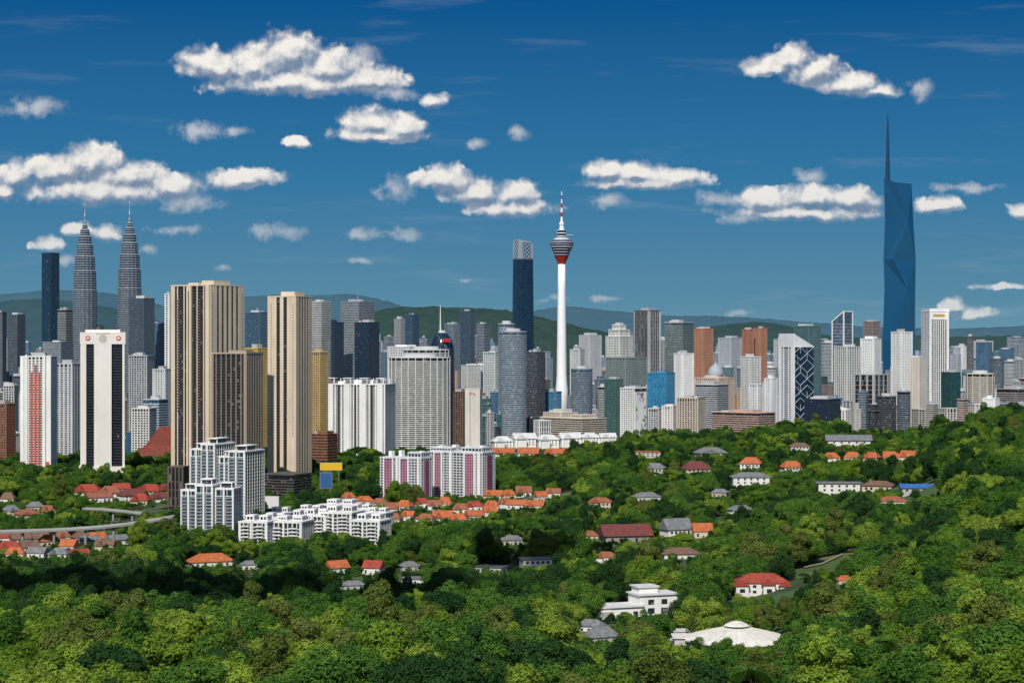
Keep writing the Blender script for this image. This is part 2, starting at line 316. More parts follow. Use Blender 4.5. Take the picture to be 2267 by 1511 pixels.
def giant():
    Y=5200; s=Y/F; X0=wx(1990,Y); zb=tz(X0,Y)-6; Z=lambda y:wz(y,Y)-zb
    root=empty('faceted_tower',(X0,Y,zb),0,'tallest tower of all, faceted blue glass with a long needle spire','skyscraper')
    x=lambda px:(px-1990)*s
    rows=[(960,1957,1988,2026),(752,1955,1976,2025),(640,1959,2006,2026),(575,1957,1976,2027),(490,1960,2008,2022)]
    v=[];f=[]
    for i,(y,l,m,r) in enumerate(rows):
        dm=-11 if i%2 else -14
        v+=[(x(l),4,Z(y)),(x(m),dm,Z(y)),(x(r),0,Z(y)),(x(2002),48,Z(y)),(x(1975),50,Z(y))]
    v+=[(x(1957.5),4,Z(394)),(x(1980),-9,Z(404)),(x(2018),0,Z(407)),(x(2002),44,Z(406)),(x(1974),46,Z(398))]
    nr=len(rows)+1
    for i in range(nr-1):
        for j in range(5):
            a,b,c,d=i*5+j,i*5+(j+1)%5,(i+1)*5+(j+1)%5,(i+1)*5+j
            if i%2==0: f+=[(a,b,d),(b,c,d)] if j!=1 else [(a,b,c),(a,c,d)]
            else: f+=[(a,b,c),(a,c,d)] if j!=1 else [(a,b,d),(b,c,d)]
    f.append(tuple((nr-1)*5+j for j in range(5)))
    m,nt,N,L,b=newmat('faceted_glass'); b.inputs['Roughness'].default_value=.22; b.inputs['IOR'].default_value=1.7
    g=N.new('ShaderNodeNewGeometry'); no=N.new('ShaderNodeTexNoise'); no.inputs['Scale'].default_value=.01; no.inputs['Detail'].default_value=4; L.new(g.outputs['Position'],no.inputs['Vector'])
    mx=N.new('ShaderNodeMix'); mx.data_type='RGBA'; L.new(no.outputs['Fac'],mx.inputs['Factor']); mx.inputs['A'].default_value=(.005,.055,.13,1); mx.inputs['B'].default_value=(.007,.075,.165,1); L.new(mx.outputs['Result'],b.inputs['Base Color'])
    me=bpy.data.meshes.new('glazing'); me.from_pydata(v,[],f); me.materials.append(m); add('glazing',me,root)
    q=lambda i,j:v[i*5+j]
    for j in (0,2):
        edge=MB()
        for i in range(nr-1): edge.tube(q(i,j),q(i+1,j),.8,.8,4)
        edge.build('edge_trim',M((.03,.11,.2),.4),root)
    MB().lathe([(Z(408),6.4),(Z(370),5.4),(Z(320),3.8),(Z(280),2.5),(Z(250),.8)],8,cx=x(1967),cy=10).build('spire',M((.015,.05,.11),.4),root)
    foot.append((X0,Y,50))
giant()
# beige residential pair
Yb=2450; DBR=(.1,.07,.05); wdk=M((.03,.028,.026),.3)
fsb={'F':dict(wall=DBR,fh=3.4,bh=.7,bay=10,pw=1.6,edge=6,pier_mat=BE),'R':dict(wall=(.17,.13,.1),fh=3.4,bh=.8,bay=9,pw=5.0,edge=6.6,pier_mat=BE),'L':dict(wall=BE,fh=3.4,bh=1.2,bay=9,pw=6,pier_mat=BE)}
r,w,d,H,s=T('tallest beige residential tower with dark glazed left side and stepped top',379,466,541,632,Yb,'grid',BE,gd,'apartment_tower',yb=1085,sep=True,fs=fsb,curt=.96,plant=False,fh=3.4)
MB().cbox(w*.3,-d*.1,H+1.5,w*.3,d*.5,5).build('crown_wall',M(BE),r); MB().cbox(-w*.2,0,H+1.5,w*.25,d*.4,3).build('crown_wall',M(BE),r)
MB().cbox(-w*.02,-d/2-1.2,0,7,3,H+1).build('corner_fin',M(BE),r); MB().cbox(-w*.02,-d/2-2.8,0,1.2,.4,H-6).build('fin_strip',M(DBR),r)  # the second box is a dark strip raised on the fin
MB().cbox(w/2-3,-d/2-1.2,0,5.6,3,H+1).build('corner_fin',M(BE),r)
winds(r,[-d*.5+3.4,d*.5-3.4],w/2+.45,H-50*3.4,48,3.4,1.3,1.5,wdk,'R')
balm=MB().box(-2.2,2.2,-1.5,-.1,0,.9).mesh('balcony',M((.3,.24,.18)))
for x in (-.3,.22):
    for k in range(40): add('balcony',balm,r,(x*w,-d/2-.4,H-150+k*3.4+.2))
fsc={'F':dict(wall=(.08,.058,.044),fh=3.4,bh=.7,bay=6,pw=1.0,edge=3,pier_mat=(.3,.24,.18)),'R':dict(wall=(.1,.075,.055),fh=3.4,bh=.8,bay=6.5,pw=2.8,edge=4.5,pier_mat=(.44,.35,.26)),'L':dict(wall=BE,bay=8,pw=5,pier_mat=BE)}
r,w,d,H,s=T('lower brown and beige tower standing against the tallest beige tower',468,545,583,783,Yb-75,'grid',(.44,.35,.27),gd,'apartment_tower',yb=1095,sep=True,fs=fsc,curt=.96,plant=False,fh=3.4)
MB().cbox(w*.1,0,H+1.5,w*.5,d*.4,2.5).build('crown_wall',M((.36,.29,.22)),r)
winds(r,[-d*.5+2.3,d*.5-2.3],w/2+.45,H-42*3.4,40,3.4,1.2,1.5,wdk,'R')
fsd={'F':dict(wall=DBR,fh=3.4,bh=.8,bay=9.5,pw=5.2,edge=8,pier_mat=BE),'R':dict(wall=(.15,.12,.09),fh=3.4,bh=.8,bay=7,pw=3.4,edge=4.5,pier_mat=(.6,.5,.38)),'L':dict(wall=BE,bay=8,pw=5,pier_mat=BE)}
r,w,d,H,s=T('slim beige residential tower with long dark vertical slots, right of the tallest beige pair',593,655,690,657,2600,'grid',BE,gd,'apartment_tower',yb=1045,sep=True,fs=fsd,curt=.97,plant=False,fh=3.4)
MB().cbox(w*.1,0,H+1.5,w*.5,d*.6,5.5).build('crown_wall',M(BE),r)
winds(r,[-w*.5+5,w*.5-4],-d/2-.45,H-52*3.4,50,3.4,1.2,1.5,wdk,'F')
T('dark slatted parking podium at the foot of the slim beige tower',585,650,690,1052,2380,'bands',(.1,.09,.08),gd,'car_park','building',yb=1100,fh=3.2,bh=1.1,plant=False)
T('dark narrow podium block at the left foot of the tallest beige tower',372,405,418,1035,2300,'fins',(.12,.09,.07),gd,'car_park','building',yb=1120,plant=False)
# white tower with dark glass strips
X,YY,zb,th,w,d,H,s=place(180,None,275,735,2750,1,34)
r=empty('office_tower',(X,YY,zb),th,'white tower with two dark glass strips and small red emblems on top','tower')
MB().cbox(0,0,0,w,d,H-16).build('glazing',GL((.01,.012,.018),2.5,3.8,.995),r)
wm=M((.74,.71,.66),.6,.1)
for a0,a1 in ((-w/2,-w/2+7),(-w*.2,w*.2),(w/2-3,w/2)): MB().box(a0,a1,-d/2-1.2,-d/2+.5,0,H-16).build('pier',wm,r)
for sx in (-1,1): MB().box(sx*w/2-.6,sx*w/2+.6,-d/2+.6,d/2,0,H-16).build('side_wall',wm,r)
MB().cbox(0,0,H-16,w+2.4,d+2.6,16).build('crown_wall',wm,r); MB().cbox(0,0,H,w*.8,d*.8,3.5).build('parapet',wm,r); MB().cbox(0,0,0,w+5,d+5,26).build('podium',wm,r)
mb=MB()
for k in range(int((H-44)/3.8)):
    for x in (-w*.31,w*.34): mb.cbox(x,-d/2,28+k*3.8,w*.18,.35,.5)
mb.build('floor_bands',M((.1,.1,.11)),r)
rm=M((.55,.03,.02),.5)
for x in (-w*.34,w*.36):
    MB().tube((x,-d/2-1.3,H-8),(x,-d/2-1.7,H-8),3.2,3.2,20).build('emblem',rm,r); MB().tube((x,-d/2-1.5,H-8),(x,-d/2-2.0,H-8),1.8,1.8,20).build('emblem',wm,r)
MB().tube((0,-d/2-1.3,H-8.5),(0,-d/2-1.6,H-8.5),5.5,5.5,24).build('emblem',M((.5,.45,.4)),r)
for x in np.linspace(-8,8,7): MB().cbox(x,-d/2-1.5,H-2.6,1.2,.4,1.4).build('emblem',M((.3,.2,.15)),r)
protect.append((180,735,275,1028,2750)); foot.append((X,YY,40))
# white and red condominium on the left
fsr={'F':dict(wall=W,fh=3.3,bh=1.3,bay=5,pw=1.8,edge=5),'R':dict(wall=W,fh=3.3,bh=1.3,bay=6,pw=2.5),'L':dict(wall=W)}
r,w,d,H,s=T('white apartment tower with brick red central stripe near the left edge',47,112,126,790,2850,'condo',W,gd,'apartment_tower',yb=1012,sep=True,fs=fsr)
redm=M((.5,.09,.06),.8)
for k in range(3): MB().cbox((-.13+.13*k)*w,-d/2-.35,0 if k!=1 else 10,w*.055,1.6,H*.88).build('red_pier',redm,r)
for sx in (-.36,.36): MB().cbox(sx*w,-d/2-.3,0,w*.2,1.0,H*.16).build('red_panel',redm,r)
for k in range(int(H*.8/6.6)): MB().cbox(-.0*w,-d/2-.5,12+k*6.6,w*.32,1.2,1.6).build('red_band',redm,r)
for sx in (-.3,.3): MB().cbox(sx*w,-d/2-.9,0,w*.07,2.4,H+3).build('white_fin',M(W),r)
# white twin condo
r,w,d,H,s=T('wide white apartment slab with four bays and open roof frames',721,852,876,852,3250,'condo',W,gd,'apartment_tower',yb=1008,sep=True,fh=3.3,bh=1.2,bay=5.2,pw=1.5,curt=.93,asp=1.6)
for i,x in enumerate((-.42,-.14,.14,.42)):
    MB().cbox(x*w,-d/2-1.2,0,w*.1,3.4,H+2).build('bay',M((.72,.72,.71)),r)
    p=MB()
    for q in (-1,1): p.cbox(x*w+q*w*.055,-d/2+1,H+2,1.2,1.2,8); p.cbox(x*w+q*w*.055,d*.1,H+2,1.2,1.2,8)
    p.cbox(x*w,-d/2+8,H+10,w*.15,17,1.2); p.build('roof_frame',M(W),r)
for x in (-.28,0,.28): MB().cbox(x*w,-d/2-.3,0,w*.035,.9,H).build('dark_strip',M((.03,.035,.04)),r)  # dark strips raised on the front between the bays
MB().cbox(0,0,H+1.5,w*.5,d*.5,6).build('stair_head',M(W),r)
# curved white condo
RT('curved light grey apartment tower ringed by balconies, right of the wide white slab',857,996,792,3560,(.66,.66,.64),gd,3.5,1.3,.6,'apartment_tower','tower',yb=988,sep=True,fins=26)
RT('upper tier of grey balconied tower behind the curved apartment tower',890,994,775,3660,(.58,.58,.57),gd,3.5,1.3,.6,'apartment_tower','tower',fins=20)
# dark domed tower with spire
Yd=4300; s=Yd/F; X=wx(978,Yd); zb=tz(X,Yd)-6; Z=lambda y:wz(y,Yd)-zb
r=empty('office_tower',(X,Yd+25,zb),0,'dark curved glass tower with domed top, red sign and thin white spire','tower')
MB().lathe([(0,28*s),(Z(790),28*s),(Z(770),27*s),(Z(752),22*s),(Z(740),14*s),(Z(735),7*s)],40).build('glazing',GL(gn,3,4,.97),r,True)
mb=MB()
for z in np.arange(0,Z(772),5): mb.lathe([(z,28.5*s),(z+.8,28.5*s)],40)
mb.build('floor_bands',M((.08,.11,.15)),r)
MB().tube((-4*s,0,Z(736)),(-4*s,0,Z(675)),1.8,.6).build('spire',M(W),r); MB().lathe([(Z(737),9*s),(Z(731),7*s)],20).build('cap',M(LG),r)
for k,(a,b) in enumerate(((2,6),(8,13),(15,19))): MB().box(a*s,b*s,-27*s,-24*s,Z(757),Z(749)).build('red_sign',M((.6,.03,.03)),r)
# cylinder tower
RT('grey blue cylindrical glass tower with two stepped tops',1106,1166,735,3750,(.36,.41,.46),(.05,.08,.11),3.9,1.3,.8,yb=952,sep=True)
RT('taller rounded rear half of the stepped cylindrical tower',1103,1140,718,3850,(.4,.44,.48),(.06,.09,.12),3.9,1.6,.9)
# lattice tower with slanted head
r,w,d,H,s=T('white edged office tower with slanted head and fine white diagonals on dark glass',1724,1757,1801,768,3900,'fins',W,gn,yb=935,fs={'F':dict(wall=(.55,.58,.62),fh=3.9,bh=2.2,bay=14,pw=3.5,edge=9,pier_mat=W),'R':dict(bh=0,bay=0)},plant=False,curt=.985)
hh=30*s; wedge(w,d,H+1.6,(H+hh,H+hh),(H+2,H+2)).build('slanted_head',M((.66,.68,.7)),r)
MB().box(w/2-.3,w/2+1.1,-d/2-1,-d/2+2.2,0,H+hh).build('white_fin',M(W),r)
nz=15; nx=3
for i in range(nz):
    for j in range(nx):
        y0=-d/2+j*d/nx; y1=y0+d/nx; z0=i*H/nz; z1=z0+H/nz; x=w/2+.4
        A,B=((x,y0,z0),(x,y1,z1)) if (i//2+j)%2 else ((x,y1,z0),(x,y0,z1))
        MB().tube(A,B,.42,.42,4).build('lattice_strut',M((.6,.65,.7)),r)
        if (i+j)%3==0: MB().tube((x,y0,z0),(x,y0+.01,z1),.35,.35,4).build('lattice_strut',M((.6,.65,.7)),r)
# slanted top tower
Ys=5300; X,YY,zb,th,w,d,H,s=place(1843,1868,1887,712,Ys)
r=empty('office_tower',(X,YY,zb),th,'white framed glass tower with slanted roof, left of the tallest tower','tower')
dh=22*s; wedge(w,d,0,(H,H+dh),(H,H+dh)).build('glazing',GL((.06,.1,.15),4,4,.97),r)
for q in ((-w/2,-d/2,H),(w/2,-d/2,H+dh),(w/2,d/2,H+dh)): MB().cbox(q[0],q[1],0,3,3,q[2]+2).build('frame_post',M(W),r)
MB().tube((-w/2,-d/2,H+1),(w/2,-d/2,H+dh+1),2,2,4).build('frame_beam',M(W),r); MB().tube((w/2,-d/2,H+dh+1),(w/2,d/2,H+dh+1),2,2,4).build('frame_beam',M(W),r)
mb=MB()
for z in np.arange(0,H-2,8): mb.cbox(0,0,z,w+.8,d+.8,1)
mb.build('floor_bands',M(LG),r); foot.append((X,YY,30))
# bank tower with sign
r,w,d,H,s=T('tall white bank tower in two blades with small yellow lettered sign on top',2040,2058,2100,690,4300,'grid',(.72,.72,.71),gd,yb=895,asp=1.3,fs={'F':dict(wall=(.74,.74,.74),fh=4,bh=3.0,bay=20,pw=5),'R':dict(wall=(.5,.5,.5),fh=4,bh=1.4,bay=4.5,pw=1.4,edge=5,pier_mat=(.72,.72,.71))},plant=False)
MB().cbox(0,0,H+1.5,w,d,5.5).build('crown_wall',M(W),r)
MB().box(w/2-.5,w/2+.55,-d*.42,d*.42,H-16,H-1).build('crown_panel',M(W),r)
sg=MB().box(w/2+.2,w/2+.9,-d*.34,d*.3,H-10.5,H-4.5).build('sign',M((.62,.46,.16),.5,.03),r)
cu=bpy.data.curves.new('lettering','FONT'); cu.body='Maybank'; cu.size=6.2; cu.align_x='CENTER'; cu.align_y='CENTER'
to=bpy.data.objects.new('tmp',cu); SC.collection.objects.link(to); bpy.context.view_layer.update(); tm=bpy.data.meshes.new_from_object(to); bpy.data.objects.remove(to); tm.materials.append(M((.04,.035,.03)))
tm.name='lettering'; lt=add('lettering',tm,sg,(w/2+1.0,-d*.02,H-7.4)); lt.rotation_euler=(math.pi/2,0,math.pi/2)
# white building with mural
r,w,d,H,s=T('white hotel slab with purple and green leaf mural on its right side',1373,1405,1431,860,3620,'grid',W,gd,'hotel','building',yb=955,fs={'F':dict(wall=W,fh=3.6,bh=1.6,bay=4,pw=1.4),'R':dict(wall=W,fh=50,bh=49.9,bay=0)},sep=False)
rr=random.Random(3)
for k in range(26):
    c=rr.choice([(.3,.1,.35),(.12,.3,.08),(.45,.3,.5),(.15,.22,.1)]); y=rr.uniform(-.4,.4)*d; z=rr.uniform(.15,.95)*H; a=rr.uniform(0,3.1); l=rr.uniform(3,6); q=l*.35
    ring=[(w/2+.35+.01*k,y+l*math.cos(t)*math.cos(a)-q*math.sin(t)*math.sin(a),z+l*math.cos(t)*math.sin(a)+q*math.sin(t)*math.cos(a)) for t in [2*math.pi*i/12 for i in range(12)]]
    m_=MB(); m_.v=ring; m_.f=[tuple(range(12))]; m_.build('mural_leaf',M(c),r)
# purple panelled flats
def purple(px0,pxc,px1,ytop,Y,label,pan,steps):
    r,w,d,H,s=T(label,px0,pxc,px1,ytop,Y,'condo',(.6,.61,.64),(.03,.035,.045),'apartment_block','building',yb=1095,sep=True,fh=3.1,bh=1.1,bay=4.2,pw=.8,asp=2.4,plant=False)
    pm=M((.25,.065,.13),.7,.3,.3)
    for a,b in pan:
        p=MB().box(-w/2+a*w,-w/2+b*w,-d/2-1.3,-d/2+.2,4,H-1.5).build('cladding_panel',pm,r)
        mb=MB()
        for k in range(int(H/3.1)): mb.box(-w/2+a*w-.3,-w/2+b*w+.3,-d/2-1.45,-d/2,3+k*3.1,3.35+k*3.1)
        q=int((b-a)*w/3.2)
        for k in range(1,q): mb.cbox(-w/2+(a+(b-a)*k/q)*w,-d/2-1.3,4,.3,.2,H-6)
        mb.build('panel_joints',M((.5,.46,.49)),p)
        for x in (a,b): MB().cbox(-w/2+x*w,-d/2-.9,0,1.6,1.9,H+1.2).build('white_fin',M(W),r)
    for x in (.42,.94): MB().cbox(-w/2+x*w,-d/2-.5,0,w*.05,1.6,H+2).build('white_fin',M(W),r)
    for a,b,h_ in steps: volume(r,(a+b)/2*w-w/2,0,H+1.52,(b-a)*w,d*.8,h_,(.6,.61,.64),(.03,.035,.045),fh=3.1,bh=1.1,bay=4.2,pw=.8,plant=False)
    for k in range(4): MB().cbox((-.38+.25*k)*w,d*.1,H+1.6,w*.07,d*.3,6+k%2).build('stair_head',M(W),r)
    MB().box(w/2-.2,w/2+1.2,-d*.15,d*.15,4,H-2).build('cladding_panel',pm,r)
purple(841,932,956,1016,2330,'left wing of the flats with purple cladding panels',[(.1,.32),(.5,.7)],[(.66,.98,4.5)])
purple(946,1068,1096,1004,2366,'right wing of the flats with purple cladding panels',[(.12,.26),(.68,.86)],[(.02,.4,3.1),(.6,.97,4)])
# white front condominiums built up from stepped volumes
def balc(root,xs,y,z0,n,fh,bw=4.0,glassy=False):
    mb=MB(); mb.box(-bw/2,bw/2,y-1.9,y-.2,0,.35)
    if not glassy: mb.box(-bw/2,bw/2,y-1.95,y-1.8,.35,1.2)
    me=mb.mesh('balcony',M((.7,.71,.72))); rl=MB().box(-bw/2,bw/2,y-1.95,y-1.8,.35,1.3).mesh('railing',GL((.16,.24,.28),2,4,1.1)) if glassy else None
    for x in xs:
        for k in range(n):
            b=add('balcony',me,root,(x,0,z0+k*fh))
            if rl: add('railing',rl,b)
def stepped(label,px0,pxc,px1,ytop,Y,vols,asp,yb):
    X,YY,zb,th,w,d,H,s=place(px0,pxc,px1,ytop,Y,asp)
    r=empty('apartment_tower',(X,YY,zb),th,label,'tower')
    for i,(x0,x1,off,yt) in enumerate(vols):
        Hi=wz(yt,Y)-zb; ww=(x1-x0)*w; cx=(x0+x1)/2*w; cy=off/2; dd=d-off
        volume(r,cx,cy,0,ww-.3,dd-.05*i,Hi,W,(.02,.05,.062),fh=3.2,bh=.55,bay=5.2,pw=.45,edge=1.4,sep=True,plant=False,curt=.95)
        MB().cbox(cx,cy-dd/2-1.1,0,ww*.05+.8,1.2,Hi+2.5).build('white_fin',M(W),r)
        balc(r,[cx-.26*ww,cx+.26*ww],cy-dd/2-.3,8,int(Hi/3.2)-3,3.2,ww*.34,True)
        MB().cbox(cx,cy,Hi+1.5,ww*.5,dd*.45,4.2).build('penthouse',GL((.04,.06,.07),1.6,4,.9),r); MB().cbox(cx,cy,Hi+5.7,ww*.7,dd*.6,.7).build('roof_canopy',M(W),r)
        for q in (-1,1): MB().cbox(cx+q*ww*.3,cy-dd*.25,Hi+1.5,.8,.8,4.2).build('canopy_post',M(W),r)
    foot.append((X,YY,.6*max(w,d))); protect.append((px0,ytop,px1,yb,Y))
stepped('white stepped condominium tower with blue green glazing, behind its shorter twin',419,545,586,986,1990,[(-.5,-.27,2,998),(-.26,-.02,-4,986),(-.01,.2,4,1014),(.21,.5,-3,1001)],1.5,1150)
stepped('shorter white condominium block in front of its taller twin',400,516,535,1074,1900,[(-.5,-.2,1,1088),(-.19,.14,-4,1076),(.15,.5,1,1084)],2,1180)
# ------------------------------------------------------------------ named mid and far buildings
T('dark navy glass tower standing left of the twin spired towers',93,112,131,560,5600,'glass',(.03,.07,.11),(.008,.03,.06),plant=False,hz=False)
T('dark grey tower cut by the left edge of the picture',-12,5,14,692,5000,'grid',DG,gn)
T('slim dark tower with stepped top just inside the left edge',17,38,56,697,5200,'grid',(.07,.08,.09),gn)
T('brown grey banded tower between the twin spired towers and the navy tower',128,146,161,686,4700,'bands',(.3,.29,.28),gd)
T('slate glass slab immediately right of the right hand twin tower',285,318,342,661,4600,'glass',(.12,.15,.19),(.035,.05,.07))
T('narrow bluish tower behind the slate glass slab',338,352,364,716,5200,'glass',(.2,.26,.33),gb)
T('thin white balconied tower squeezed left of the tallest beige tower',365,374,384,652,3500,'condo',W,gd,'apartment_tower')
T('blue glass tower with open roof frame between the two beige towers',543,575,596,692,4600,'glass',(.12,.2,.26),gb,mast=12)
T('white and grey striped tower right of the slim beige tower',690,712,732,668,4500,'bands',(.62,.62,.6),gd)
T('dark navy glass block low behind the striped tower',706,738,761,714,4900,'glass',(.03,.05,.08),gn)
T('slate grey office tower with white floor lines and flat crown',755,795,829,668,5000,'bands',(.32,.34,.37),(.04,.05,.06),mast=14)
T('navy glass slab in front of the slate grey office tower',785,815,840,714,4500,'glass',(.03,.05,.09),gn)
T('slim grey tower in front of the green hill',873,886,899,706,5400,'grid',GR,gd)
T('slim blue glass tower in front of the green hill',897,913,928,697,5200,'glass',(.05,.1,.15),gb)
T('pale blue tower behind the domed dark tower',984,1003,1021,718,5400,'glass',(.3,.37,.44),gg)
T('flat topped slate blue slab right of the domed dark tower',1018,1040,1051,689,5200,'glass',(.08,.11,.15),(.02,.04,.07))
T('small slate tower right of the flat topped slab',1055,1072,1085,718,5400,'bands',(.25,.28,.32),gd)
T('dark grey tower at the foot of the patterned crown tower',1164,1188,1207,780,4100,'bands',(.1,.11,.13),gd,yb=912)
RT('curved blue grey office building right of the needle tower base',1265,1312,818,3950,(.2,.25,.3),(.05,.08,.11),4,1.6,.8,yb=910)
T('pair of pale grey flats right of the needle tower',1282,1305,1331,742,5600,'wall',LG,gd,'apartment_tower')
r,w,d,H,s=T('white stepped hotel tower left of the dark slab with pale edges',1341,1372,1400,745,4700,'grid',W,gd,'hotel_tower',plant=False)
volume(r,0,0,H+1.6,w*.78,d*.78,14,W,gd,plant=False); volume(r,0,0,H+17.2,w*.5,d*.5,9,W,gd,plant=True)
T('dark glass slab with pale edges, tallest between needle tower and green grey tower',1403,1436,1463,688,4600,'fins',(.07,.08,.09),gd,fs={'F':dict(wall=DG,fh=9,bh=.5,bay=4,pw=.6,edge=3,pier_mat=(.3,.31,.33)),'R':dict(wall=(.4,.4,.4),fh=9,bh=.5,bay=6,pw=1,edge=5,pier_mat=(.55,.55,.55))})
T('green grey glass tower with pale roof band',1472,1512,1536,714,4500,'bands',(.19,.24,.24),(.05,.075,.08),roofc=LG)
T('orange brown tower right of the green grey glass tower',1534,1556,1579,728,5000,'wall',OB,gd,'apartment_tower')
T('left one of the orange brown twin flats near the right hand hill',1643,1655,1669,730,5000,'wall',(.38,.16,.09),gd,'apartment_tower')
T('right one of the orange brown twin flats near the right hand hill',1668,1683,1698,727,5020,'wall',OB,gd,'apartment_tower')
T('bright blue glass office block beside the white apartment tower',1433,1475,1494,826,3850,'glass',(.06,.25,.4),gs,yb=945)
T('white ribbed apartment tower right of the blue glass block',1492,1510,1536,783,4150,'wall',W,gd,'apartment_tower')
T('dark and white striped round cornered office block',1539,1588,1612,852,3900,'bands',(.5,.52,.53),gn,yb=905)
T('pinkish beige classical block under the pale grey dome',1535,1590,1626,838,4300,'wall',(.55,.43,.34),gd,'palace_block','building')
X=wx(1586,4330); o=empty('dome_hall',(X,4345,tz(X,4330)-6),0,'round hall with pale grey dome rising behind the pinkish beige block','building')
zt=wz(838,4330)-tz(X,4330)+6; MB().lathe([(0,30),(zt-2,30),(zt+4,30)],32).build('wall',M((.5,.4,.33)),o); MB().lathe([(zt+4,17),(zt+12,17),(zt+20,15),(zt+27,9),(zt+31,3),(zt+36,.4)],32).build('dome',M((.33,.39,.42),.6),o,True)
T('beige block with square window grid in front of the striped office block',1498,1545,1562,882,3650,'grid',(.5,.43,.36),gd,'office_block','building',yb=950,bay=5,pw=2)
T('small white slab left of the beige window grid block',1465,1490,1500,900,3680,'wall',(.62,.6,.6),gd,'apartment_block','building',yb=950)
T('long low pink building with dark window strips',1575,1680,1716,915,3750,'bands',(.5,.34,.29),gd,'office_block','building',yb=945,asp=2)
T('green glazed mid rise left of the mural hotel',1338,1362,1380,840,4000,'glass',(.12,.2,.19),gt,'office_block','building',yb=945)
T('grey green mid rise with stepped roof behind the mural hotel',1340,1385,1432,792,4400,'grid',(.24,.28,.28),gt,'office_block','building')
r,w,d,H,s=T('slim white slab with small red mark near its top, right of the curved flats',1030,1062,1067,862,3450,'fins',(.6,.57,.52),gd,'office_block','building',yb=980,bay=12,pw=9,plant=False)
for q in (-1,1): MB().tube((q*3-2.2,-d/2-.75,H-7+q),(q*3+2.2,-d/2-.75,H-7-q*2),1.0,.6,4).build('red_mark',M((.6,.03,.03)),r)
T('brown dark office slab behind the slim white slab',1003,1025,1037,868,3600,'grid',BR,gd,'office_block','building',yb=965)
T('golden yellow apartment tower behind the slim beige tower',690,708,726,780,3000,'grid',(.5,.36,.14),gd,'apartment_tower',yb=940,sep=True,fh=3.3,bh=1.5,bay=4,pw=1.3)
T('ochre yellow apartment tower glimpsed between the beige towers',540,570,598,772,3100,'grid',YE,gd,'apartment_tower',yb=940,sep=True,fh=3.3,bh=1.5)
T('rust brown curved car park block right of the slim beige tower',687,725,747,962,2900,'bands',(.2,.09,.05),gd,'car_park','building',yb=1012,bh=2.4)
T('grey white balconied tower right of the red striped apartment tower',124,160,182,806,3150,'condo',(.5,.51,.53),gd,'apartment_tower',yb=985,sep=True,fh=3.4)
T('grey window grid tower right of the white tower with dark strips',286,325,342,788,3500,'grid',(.42,.43,.46),gd,'apartment_tower',yb=895,sep=True)
T('small white block below the grey window grid tower',292,330,346,905,3150,'grid',(.64,.64,.62),gd,'apartment_block','building',yb=985)
T('grey slab at the left side of the tallest beige tower',338,366,382,818,3400,'wall',LG,gd,'apartment_block','building',yb=940)
T('pale bluish low office left of the tallest beige tower',318,352,372,885,3300,'bands',(.5,.54,.6),gb,'office_block','building',yb=970)
T('brown brick block cut by the left edge',-14,14,34,895,3050,'grid',(.3,.13,.07),gd,'apartment_block','building',yb=985)
T('glass roofed grey office behind the white tower with dark strips',95,135,162,758,4300,'bands',(.3,.33,.37),gg,'office_block','building')
T('teal slab tower right of the lattice tower',1758,1790,1817,722,4700,'glass',(.14,.24,.26),gt)
T('dark glass low block at the right foot of the lattice tower',1782,1835,1860,885,3800,'glass',(.03,.05,.07),gn,'office_block','building',yb=930)
T('grey block with dark glazed front below the slanted roof tower',1890,1935,1966,830,4000,'fins',(.42,.4,.39),gd,'office_block','building',yb=915,bay=14,pw=4)
T('small brownish tower just left of the tallest tower',1911,1932,1949,712,5400,'grid',(.3,.23,.2),gd)
T('white apartment tower left of the grey block with dark front',1847,1875,1906,768,4600,'condo',(.6,.6,.58),gd,'apartment_tower')
T('white apartment tower with ribbed side below the tallest tower',1905,1935,1951,750,4800,'wall',W,gd,'apartment_tower')
T('slim white twin flats right beneath the tallest tower',1973,1995,2020,735,4700,'wall',W,gd,'apartment_tower')
T('blank cream concrete tower left of the white bank tower',2013,2035,2050,792,4150,'fins',(.62,.57,.5),gd,'apartment_tower',yb=900,bay=9,pw=7)
T('dark teal glass block right of the white bank tower',2084,2104,2126,825,4050,'glass',(.03,.09,.09),(.015,.05,.055),'office_block','building',yb=898)
RT('cream rounded apartment block with balcony rings near the right edge',2144,2206,828,3900,(.58,.53,.46),gd,3.8,1.8,.8,'apartment_block','building',yb=915,fins=12)
T('grey banded office block cut by the right edge',2208,2255,2290,862,3900,'bands',(.36,.34,.34),gd,'office_block','building',yb=920)
T('slim white tower right of the white bank tower, farther off',2114,2130,2146,766,5600,'wall',W,gd,'apartment_tower')
T('pale twin flats in the distance near the right edge',2150,2175,2198,755,6200,'wall',OW,gd,'apartment_tower')
T('pale blue slab in the distance at the right edge',2230,2255,2275,747,6200,'bands',(.4,.48,.55),gg)
T('white lattice fronted flats left of the lattice tower',1640,1660,1684,790,4500,'grid',W,gd,'apartment_tower')
T('grey condominium behind the white lattice fronted flats',1590,1618,1642,748,5400,'wall',(.42,.45,.47),gd,'apartment_tower')
T('white narrow slab left of the lattice tower',1692,1708,1722,838,4050,'wall',(.68,.69,.72),gd,'apartment_block','building',yb=935)
r,w,d,H,s=T('long low cream civic building with stepped roofs, below the needle tower',1172,1290,1343,928,3800,'bands',(.58,.52,.43),gd,'civic_building','building',yb=955,asp=2.2,plant=False)
volume(r,-w*.15,0,H+1.6,w*.34,d*.7,8,(.6,.54,.45),gd,fh=4,bh=1.7,bay=5,pw=2,plant=True); volume(r,w*.28,0,H+1.6,w*.2,d*.6,5,(.6,.54,.45),gd,fh=4,bh=1.7,bay=5,pw=2,plant=False)
T('blue glazed low office left of the long cream civic building',1200,1232,1243,868,4150,'glass',(.1,.25,.38),(.04,.12,.22),'office_block','building')
